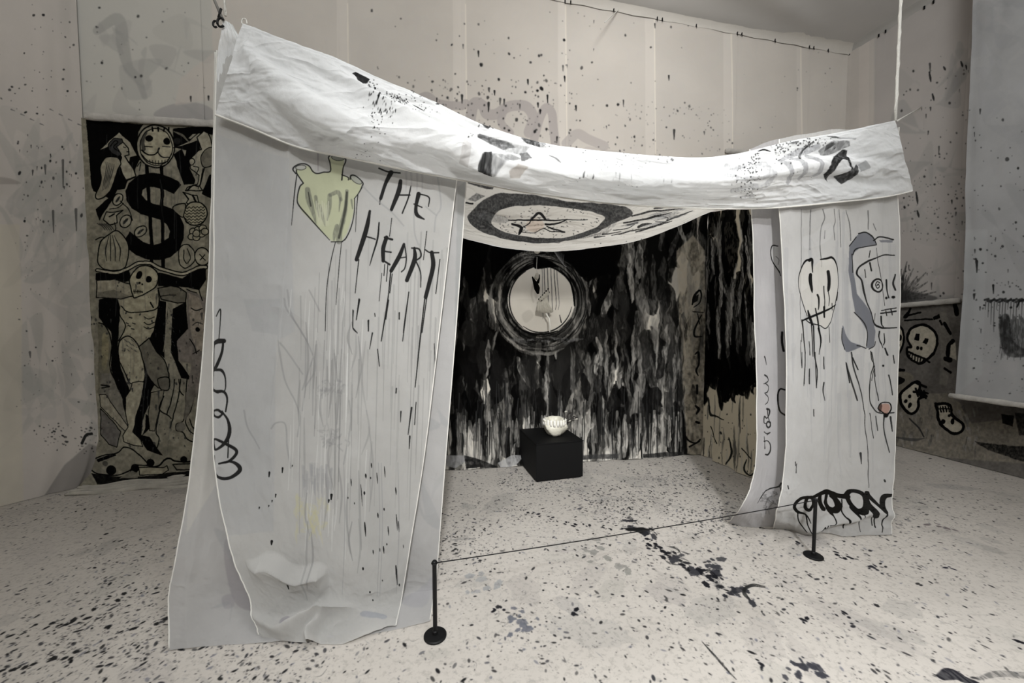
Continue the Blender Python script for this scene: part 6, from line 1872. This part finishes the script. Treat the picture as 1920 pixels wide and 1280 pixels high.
# dollar painting on the back wall, left
pole(bw(162, 218, .10), bw(470, 236, .10), .032, 'white cloth-wrapped pole above the dollar sign painting')
a, b = bx_at(150), bx_at(500)
za, zb = bw(162, 218, .06)[2] - .02, bw(470, 236, .06)[2] - .02
nu, nv = 120, 200
G0 = np.zeros((nv, nu, 3))
for j, v in enumerate(np.linspace(0, 1, nv)):
    for i, u in enumerate(np.linspace(0, 1, nu)):
        p = a + (b - a) * u + bn * .07
        z = (za + (zb - za) * u) * (1 - v)
        f = max(0, (.16 - z) / .16) ** 2 * .10
        p = p + bn * f
        G0[j, i] = (p[0], p[1], max(z, .01))
Gd = displace(G0, crinkle(nv, nu, 61, .016, 10, 4) + .008 * np.sin(np.linspace(0, 1, nu)[None, :] * 15))
Gd[..., 2] = np.maximum(Gd[..., 2], .006)
M_DOLLAR = painted('dollar_painting_cloth', G0, art_dollar(), 900, 1600, translucent=0, mottle=.12, mscale=3, bump=.15, tint=(1, .98, .93))
tag(grid_mesh('painted_sheet', Gd, M_DOLLAR), 'painted sheet with a large black dollar sign and a skull-headed figure', 'painted sheet')
# white cloth lying in creases along its foot
bm = bmesh.new()
for k in range(5):
    y = 3.55 + .045 * k
    pts = []
    for i in range(22):
        t = i / 21
        p = bx_at(165 + 230 * t) + bn * (.34 - .06 * k + .015 * math.sin(9 * t + k * 2))
        pts.append((p[0], p[1], .012 + .010 * math.sin(13 * t + k)))
    add_tube(bm, pts, [.022 * (0.5 + .5 * math.sin(math.pi * (i + .5) / 22)) for i in range(22)], 8)
tag(bm_obj('floor_cloth', bm, cloth_mat('creased_floor_cloth', None, base=(190, 186, 176), translucent=0, mottle=.35, mscale=8), smooth=True),
    'creased pale cloth rolled along the foot of the dollar painting', 'cloth')

# skull painting on the right wall
pole(rw(1640, 577, .08), rw(1800, 563, .08), .030, 'pale pole above the skull painting on the right wall')
s0 = float((rx_at(1650) - CORNER) @ RDIR); s1 = float((rx_at(2010) - CORNER) @ RDIR)
nu, nv = 160, 150
G0 = np.zeros((nv, nu, 3))
zt = rw(1740, 571, .05)[2]
for j, v in enumerate(np.linspace(0, 1, nv)):
    for i, u in enumerate(np.linspace(0, 1, nu)):
        z = zt * (1 - v)
        f = max(0, (.20 - z) / .20) ** 2 * .12
        p = CORNER + RDIR * (s0 + (s1 - s0) * u) + rn * (.045 + f)
        G0[j, i] = (p[0], p[1], max(z, .008))
Gd = displace(G0, crinkle(nv, nu, 63, .014, 8, 7))
Gd[..., 2] = np.maximum(Gd[..., 2], .006)
M_SKULLS = painted('skull_painting_cloth', G0, art_skulls(), 1100, 1100, translucent=0, mottle=.15, mscale=3, bump=.15, tint=(1, .98, .95))
tag(grid_mesh('painted_sheet', Gd, M_SKULLS), 'grey painted sheet with black outlined skulls low on the right wall', 'painted sheet')

# grey sheet hanging in front of the right wall, weighted by a pole
def rs_at(px, py, off):
    return vplane(px, py, CORNER, CORNER + RDIR, off)


HS = .42
edgeL = [(1822, 0), (1815, 150), (1808, 330), (1806, 450), (1800, 600), (1788, 742)]
eL = catmull(np.array([rs_at(x, y, HS) for x, y in edgeL]), 120, 0)
topL = eL[0]; k = (CEIL - topL[2])
sheet = np.zeros((130, 90, 3))
full = np.concatenate([np.array([[topL[0], topL[1], CEIL - z] for z in np.linspace(.0, k, 10, endpoint=False)]), eL], 0)
for i, u in enumerate(np.linspace(0, 1, 90)):
    q = full.copy(); q[:, :2] += RDIR * 1.9 * u
    q[:, 2] = np.where(q[:, 2] < 3, q[:, 2] + .03 * u * 0, q[:, 2])
    sheet[:, i] = q
Gd = displace(sheet, crinkle(130, 90, 71, .03, 5, 5) + .02 * np.exp(-((np.linspace(0, 1, 90) - .01) / .03) ** 2)[None, :])
M_GREY = painted('grey_sheet_cloth', sheet, art_grey_sheet(), 700, 1400, translucent=.12, mottle=.14, mscale=2.5, bump=.2, tint=(.97, .985, 1.0))
tag(grid_mesh('hanging_sheet', Gd, M_GREY), 'grey stained sheet hanging from the ceiling in front of the right wall', 'sheet')
pa = full[-1]; pb = pa + np.array([*(RDIR * 1.95), 0]); pa = pa - np.array([*(RDIR * .03), 0])
pole(pa, pb, .027, 'pale pole weighting the hem of the grey sheet at right')

# far pole and dark cloth showing over the canopy
pole(bw(1362, 282, .07), bw(1500, 300, .07), .030, 'pale pole on the back wall just above the canopy')
a, b = bx_at(1360), bx_at(1520)
zt = bw(1362, 282, .05)[2] - .02
G0 = np.zeros((30, 30, 3))
for j, v in enumerate(np.linspace(0, 1, 30)):
    for i, u in enumerate(np.linspace(0, 1, 30)):
        p = a + (b - a) * u + bn * .055
        G0[j, i] = (p[0], p[1], zt * (1 - v) + .01)
tag(grid_mesh('painted_sheet', displace(G0, crinkle(30, 30, 65, .012, 4, 3)), cloth_mat('black_cloth', None, base=(30, 29, 28), translucent=0)),
    'black sheet below the far pole on the back wall, peeping over the canopy', 'painted sheet')

# wire at the ceiling
P = bw(1135, 42, .35); Q = ray(1160, 18); Q = CAM + Q * ((CEIL - .06 - CAM[2]) / Q[2])
bm = bmesh.new()
P1 = CAM + ray(1134, 42) * np.linalg.norm(P - CAM) / np.linalg.norm(ray(1134, 42))
add_tube(bm, [tuple(P1), tuple(P1 + (Q - P1) * .5), tuple(Q), tuple(Q + np.array([.03, -.04, .05]))], .006, 8)
tag(bm_obj('ceiling_wire', bm, M_ROPE, smooth=True), 'short bright wire stretched under the ceiling near the back wall', 'wire')

# =================================================================== PLINTH, VESSEL, HANGING FIGURE
M_PLINTH = solid_mat('matt_black_paint', (13, 13, 14), .7, mottle=.3, scale=8, bump=.05, spec=.25)
c0 = ground(1005, 905); c1 = ground(1093, 895)
dirp = (c1 - c0)[:2]; wd = np.hypot(*dirp); rz = math.atan2(dirp[1], dirp[0])
hp = (905 - 830) / F * c0[1] * 1.0
dp = .55
pn = empty('plinth', (c0[0], c0[1], 0), rz)
tag(pn, 'low matt black box plinth standing on the floor inside the tent', 'plinth')
bm = bmesh.new(); add_box(bm, 0, wd, 0, dp, .012, hp - .012, .004); bm_obj('body', bm, M_PLINTH, pn)
bm = bmesh.new(); add_box(bm, -.003, wd + .003, -.003, dp + .003, hp - .012, hp, .003); bm_obj('top', bm, M_PLINTH, pn)
bm = bmesh.new(); add_box(bm, .015, wd - .015, .015, dp - .015, 0, .012); bm_obj('base', bm, M_PLINTH, pn)

# rough white vessel with tooth-like flutes
M_SHELL = solid_mat('glazed_white_clay', (226, 222, 206), .35, mottle=.25, scale=26, bump=.6, spec=.5)
M_TOOTH = solid_mat('white_enamel', (244, 242, 234), .25, mottle=.05, scale=30, spec=.6)
r0 = ray(1041, 817); cb = CAM + r0 * ((hp - CAM[2]) / r0[2])
ves = empty('vessel', (cb[0], cb[1] + .05, hp))
tag(ves, 'rough white lumpy vessel with tooth-like rim on the black plinth', 'vessel')
wob = lambda t, z: 1 + .10 * math.sin(3 * t + z * 20) + .06 * math.sin(7 * t + 1 + z * 40) + .04 * math.sin(13 * t + z * 70)
bm = bmesh.new()
prof = [(.045, 0), (.075, .006), (.095, .03), (.112, .06), (.122, .09), (.118, .115), (.106, .135), (.112, .155), (.118, .165), (.110, .168), (.098, .15), (.09, .10), (.05, .04)]
add_lathe(bm, prof, 56, wob)
bm_obj('body', bm, M_SHELL, ves, smooth=True)
for k in range(9):
    t = math.radians(195 + k * 17)
    bm = bmesh.new()
    add_tube(bm, [(0, 0, -.035), (0, 0, -.01), (0, 0, .02), (0, 0, .032)], [.011, .0145, .013, .006], 10)
    o = bm_obj('tooth', bm, M_TOOTH, ves, smooth=True, loc=(.118 * math.cos(t), .118 * math.sin(t), .145), rz=t)
    o.scale = (.8, 1, 1)
# twigs
M_TWIG = solid_mat('dark_twig', (34, 30, 27), .8, mottle=.3, scale=60)
M_PALE = solid_mat('pale_dry_petal', (205, 200, 188), .8, mottle=.1)
tw = empty('twig', (cb[0] + .085, cb[1] + .05, hp + .13))
tag(tw, 'dark dried twig with pale tips sticking out of the white vessel', 'twig')
for k, (dx, dz, L_) in enumerate(((.10, .05, 1), (.13, .02, 1), (.07, .09, .9), (.02, .10, .9), (.15, .04, .8), (.10, .00, .6))):
    bm = bmesh.new()
    pts = [(0, 0, 0), (dx * .45, -.01 * k, dz * .3), (dx * .8 * L_, .01 * (k % 3 - 1), dz * .8), (dx * L_, .02 * (k % 2), dz)]
    add_tube(bm, [tuple(p) for p in smooth_pts(pts, 5)], .0035, 6)
    bm_obj('stem', bm, M_TWIG, tw, smooth=True)
    bm = bmesh.new()
    add_tube(bm, [pts[-1], (pts[-1][0] + .012, pts[-1][1], pts[-1][2] + .008), (pts[-1][0] + .03, pts[-1][1], pts[-1][2] + .010)], [.003, .008, .002], 7)
    bm_obj('petal', bm, M_PALE if k % 2 else M_TWIG, tw, smooth=True)

# small figure hanging before the pale disc
pt = vplane(1012, 560, PL, PR, .16)
fk = pt[1] / F
hf = empty('hanging_figure', (pt[0], pt[1], pt[2] - 40 * fk))
tag(hf, 'small hanging figure with forked black body, beaded band and white skirt', 'figure')


def fpix(px, py, d=0.0):
    return ((px - 1012) * fk, d, (600 - py) * fk)


M_BLK = cloth_mat('black_felt', None, base=(24, 23, 22), translucent=0, mottle=.2, mscale=20)
M_SKIRT = cloth_mat('thin_white_gauze', None, base=(222, 218, 206), translucent=.3, mottle=.15, mscale=30, bump=.5, bscale=60)
bm = bmesh.new(); add_tube(bm, [fpix(1008, 525, .01), fpix(1006, 500, .01), fpix(1007, 482, .015)], .002, 6)
bm_obj('thread', bm, M_ROPE, hf, smooth=True)
bm = bmesh.new(); add_tube(bm, [fpix(1005, 524), fpix(1006, 520), fpix(1007, 514), fpix(1007.5, 511)], [4.2 * fk, 4.5 * fk, 3.2 * fk, 1 * fk], 12)
bm_obj('head', bm, M_SKIRT, hf, smooth=True)
bm = bmesh.new()
add_tube(bm, [fpix(998, 519), fpix(1000, 524), fpix(1004, 532), fpix(1007, 541), fpix(1009, 551)], [1.2 * fk, 2.2 * fk, 4.5 * fk, 5.6 * fk, 2.0 * fk], 12)
add_tube(bm, [fpix(1011, 515), fpix(1010.5, 522), fpix(1008, 531)], [1.0 * fk, 2.0 * fk, 3.0 * fk], 10)
bm_obj('body', bm, M_BLK, hf, smooth=True)
for k in range(11):
    bm = bmesh.new()
    u = k / 10
    bmesh.ops.create_icosphere(bm, subdivisions=1, radius=1.7 * fk)
    x, y = 1012 + (1029 - 1012) * u, 563 - 19 * u
    off = 2.4 * ((k % 2) * 2 - 1)
    o = bm_obj('bead', bm, M_BLK, hf, smooth=True, loc=fpix(x + off * .7, y + off * .9, -.012))
bm = bmesh.new(); add_tube(bm, [fpix(1011, 563), fpix(1020, 556), fpix(1028, 547)], [4 * fk, 4.6 * fk, 4 * fk], 10)
bm_obj('band', bm, M_SKIRT, hf, smooth=True)
bm = bmesh.new()
for k in range(6):
    u = k / 5
    add_tube(bm, [fpix(1012 + 11 * u, 562 - 7 * u, .004 * (k % 2)), fpix(1009 + 19 * u, 576 - 2 * u, -.004 * (k % 2)), fpix(1009 + 26 * u, 586 - 3 * abs(u - .6), .006)],
             [2 * fk, 2.8 * fk, 3.4 * fk], 8)
bm_obj('skirt', bm, M_SKIRT, hf, smooth=True)
bm = bmesh.new()
add_tube(bm, [fpix(1022, 584), fpix(1026, 591), fpix(1030, 597), fpix(1031, 606), fpix(1031, 622)], [1.6 * fk, 1.4 * fk, 1.6 * fk, 1.5 * fk, 1.0 * fk], 8)
bm_obj('tail', bm, M_TOOTH, hf, smooth=True)

# pale bulb below the roof
bq = vplane(1007, 470, PL, PR, .14)
bm = bmesh.new()
bmesh.ops.create_uvsphere(bm, u_segments=18, v_segments=12, radius=.032)
for v in bm.verts:
    if v.co.z > 0: v.co.z *= 1.5; v.co.x *= .8; v.co.y *= .8
add_tube(bm, [(0, 0, .04), (0, 0, .10)], .012, 10)
add_tube(bm, [(0, 0, .10), (0, 0, .26)], .003, 6)
tag(bm_obj('hanging_ball', bm, M_PALE, smooth=True, loc=tuple(bq)), 'small pale ball hanging under the sagging roof above the disc', 'ball')

# =================================================================== BARRIER
def stanchion(px_b, py_b, py_t, label):
    g = ground(px_b, py_b); h = (py_b - py_t) / F * g[1] * 1.005
    st = empty('stanchion', (g[0], g[1], 0))
    tag(st, label, 'stanchion', 'low black barrier stanchions')
    bm = bmesh.new(); add_lathe(bm, [(.050, 0), (.0555, .003), (.0555, .009), (.050, .013), (.022, .016)], 40)
    bm_obj('base', bm, M_DARK, st, smooth=False)
    bm = bmesh.new(); add_tube(bm, [(0, 0, .014), (0, 0, h - .012)], .0105, 18)
    bm_obj('pole', bm, M_DARK, st, smooth=False)
    bm = bmesh.new(); add_lathe(bm, [(.014, .013), (.014, .03), (.011, .034)], 20)
    bm_obj('collar', bm, M_DARK, st)
    bm = bmesh.new(); add_lathe(bm, [(.0118, h - .020), (.0125, h - .016), (.0125, h - .004), (.009, h)], 20)
    bm_obj('cap', bm, M_DARK, st)
    return np.array([g[0], g[1], h - .012])


a = stanchion(816, 1193, 1041, 'low black stanchion standing beside the heart curtain')
b = stanchion(1525, 1043, 929, 'low black stanchion in front of the skull curtain hem')
bm = bmesh.new()
pts = [a + (b - a) * t - np.array([0, 0, .012 * 4 * t * (1 - t)]) for t in np.linspace(0, 1, 40)]
add_tube(bm, [tuple(p) for p in pts], .0028, 8)
for e_ in (a, b):
    add_tube(bm, [tuple(e_ + np.array([.0135 * math.cos(t), .0135 * math.sin(t), 0])) for t in np.linspace(0, 2 * math.pi, 18)], .0028, 8)
tag(bm_obj('barrier_cord', bm, M_DARK, smooth=True), 'thin black cord slung between the two black stanchions', 'cord')
